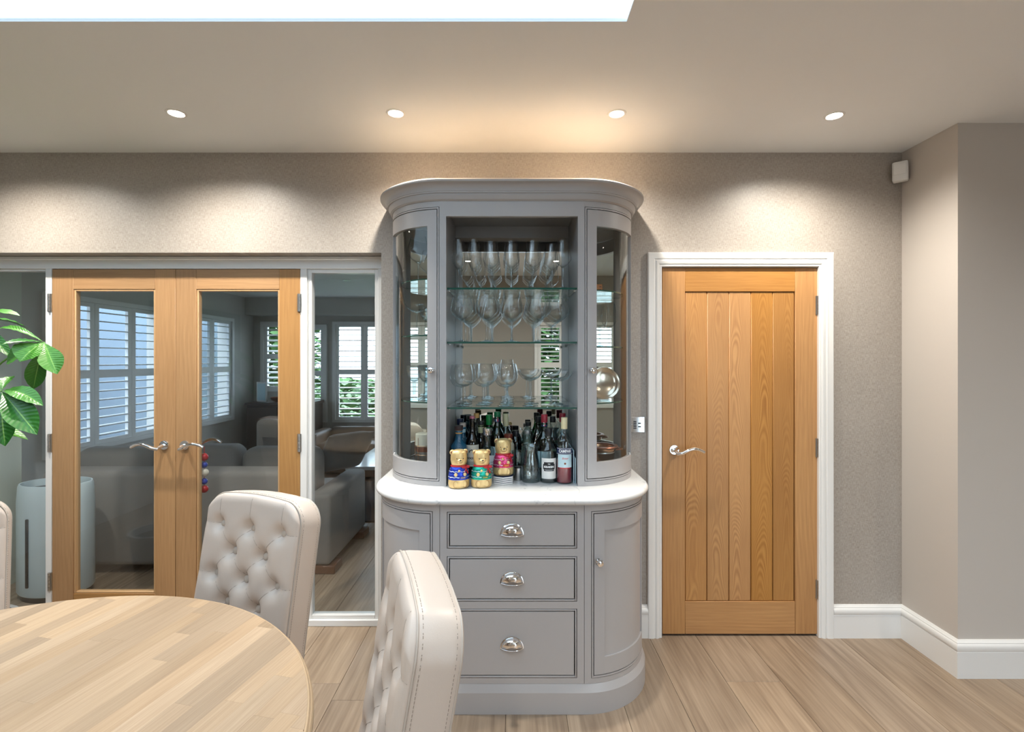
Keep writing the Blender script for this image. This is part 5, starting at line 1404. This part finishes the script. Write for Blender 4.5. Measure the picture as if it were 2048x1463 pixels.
def leaf(base, tip, width, up, droop=.12, fold=.18, peak=.62):
    ax = tip-base; L = ax.length; ax.normalize(); side = ax.cross(up).normalized(); nrm = side.cross(ax).normalized()
    bm = new(); uvl = bm.loops.layers.uv.new('UVMap'); n, mm = 16, 6; rows = []
    for i in range(n+1):
        t = i/n
        wd = width/2*(math.sin(PI*t**(math.log(.5)/math.log(peak)))**.85)*(1 if t < .9 else 1-(t-.9)*2) if 0 < t < 1 else 0
        row = []
        for j in range(mm+1):
            s = j/mm*2-1
            p = base+ax*(L*t)+side*(s*wd)+nrm*(L*droop*math.sin(PI*t)+abs(s)*wd*fold*2-.0)+nrm*(.0018*math.sin(t*60)*abs(s))
            row.append(bm.verts.new(p))
        rows.append(row)
    for i in range(n):
        for j in range(mm):
            f = bm.faces.new((rows[i][j], rows[i][j+1], rows[i+1][j+1], rows[i+1][j]))
            for lp, (a, b_) in zip(f.loops, ((i, j), (i, j+1), (i+1, j+1), (i+1, j))): lp[uvl].uv = (b_/mm, a/n)
    bmesh.ops.recalc_face_normals(bm, faces=bm.faces)
    vs = [v.co for v in bm.verts]; c = sum((v.copy() for v in vs), Vector())/len(vs)
    bmesh.ops.translate(bm, verts=bm.verts, vec=-c)
    me = bpy.data.meshes.new('leaf'); bm.to_mesh(me); bm.free(); me.materials.append(MT['leaf'])
    me.polygons.foreach_set('use_smooth', [True]*len(me.polygons))
    o = bpy.data.objects.new('leaf', me); C.objects.link(o); o.parent = pp; o.location = c-pp.location
toward = Vector((.55, -.80, .35))
leaf(A0, P(114, 748, 2.06), .082, toward, .06)
leaf(A0, P(39, 723, 2.02), .108, Vector((.3, -.7, .7)), .07)
leaf(A0, P(12, 727, 2.10), .085, Vector((.25, -.75, .6)), .05)
leaf(A0, P(3, 688, 2.0), .034, Vector((.2, -.45, .9)), .07)
leaf(A0, P(-6, 657, 2.16), .034, Vector((.1, -.5, .9)), .10)
leaf(P(86, 690, 2.11), P(66, 778, 2.13), .070, toward, .03)
leaf(B0, P(86, 811, 2.0), .066, Vector((.2, -.6, .8)), .16)
leaf(B0, P(74, 869, 1.97), .098, Vector((.5, -.75, .45)), .09)
leaf(B0, P(10, 892, 1.97), .086, Vector((.5, -.85, .2)), .05)
leaf(B0, P(26, 858, 2.04), .030, Vector((.8, -.5, .2)), .05)
leaf(B0, P(-60, 850, 2.0), .06, Vector((-.2, -.8, .5)), .08)
leaf(B0, P(24, 752, 2.1), .05, Vector((.2, -.8, .5)), .08)
leaf(B0, P(-50, 745, 2.1), .06, Vector((-.1, -.7, .7)), .1)
for k in range(6):
    a = 1.05*k; leaf(E0, E0+Vector((.22*math.cos(a), .18*math.sin(a), .02-.05*(k % 2))), .06, Vector((0, -.3, .95)), .1)
leaf(E0, P(24, 716, 2.2), .05, Vector((.2, -.6, .8)), .1)
for k in range(5):
    a = 1.25*k+.4; leaf(F0, F0+Vector((.20*math.cos(a), .20*math.sin(a), -.05)), .06, Vector((0, -.3, .95)), .1)
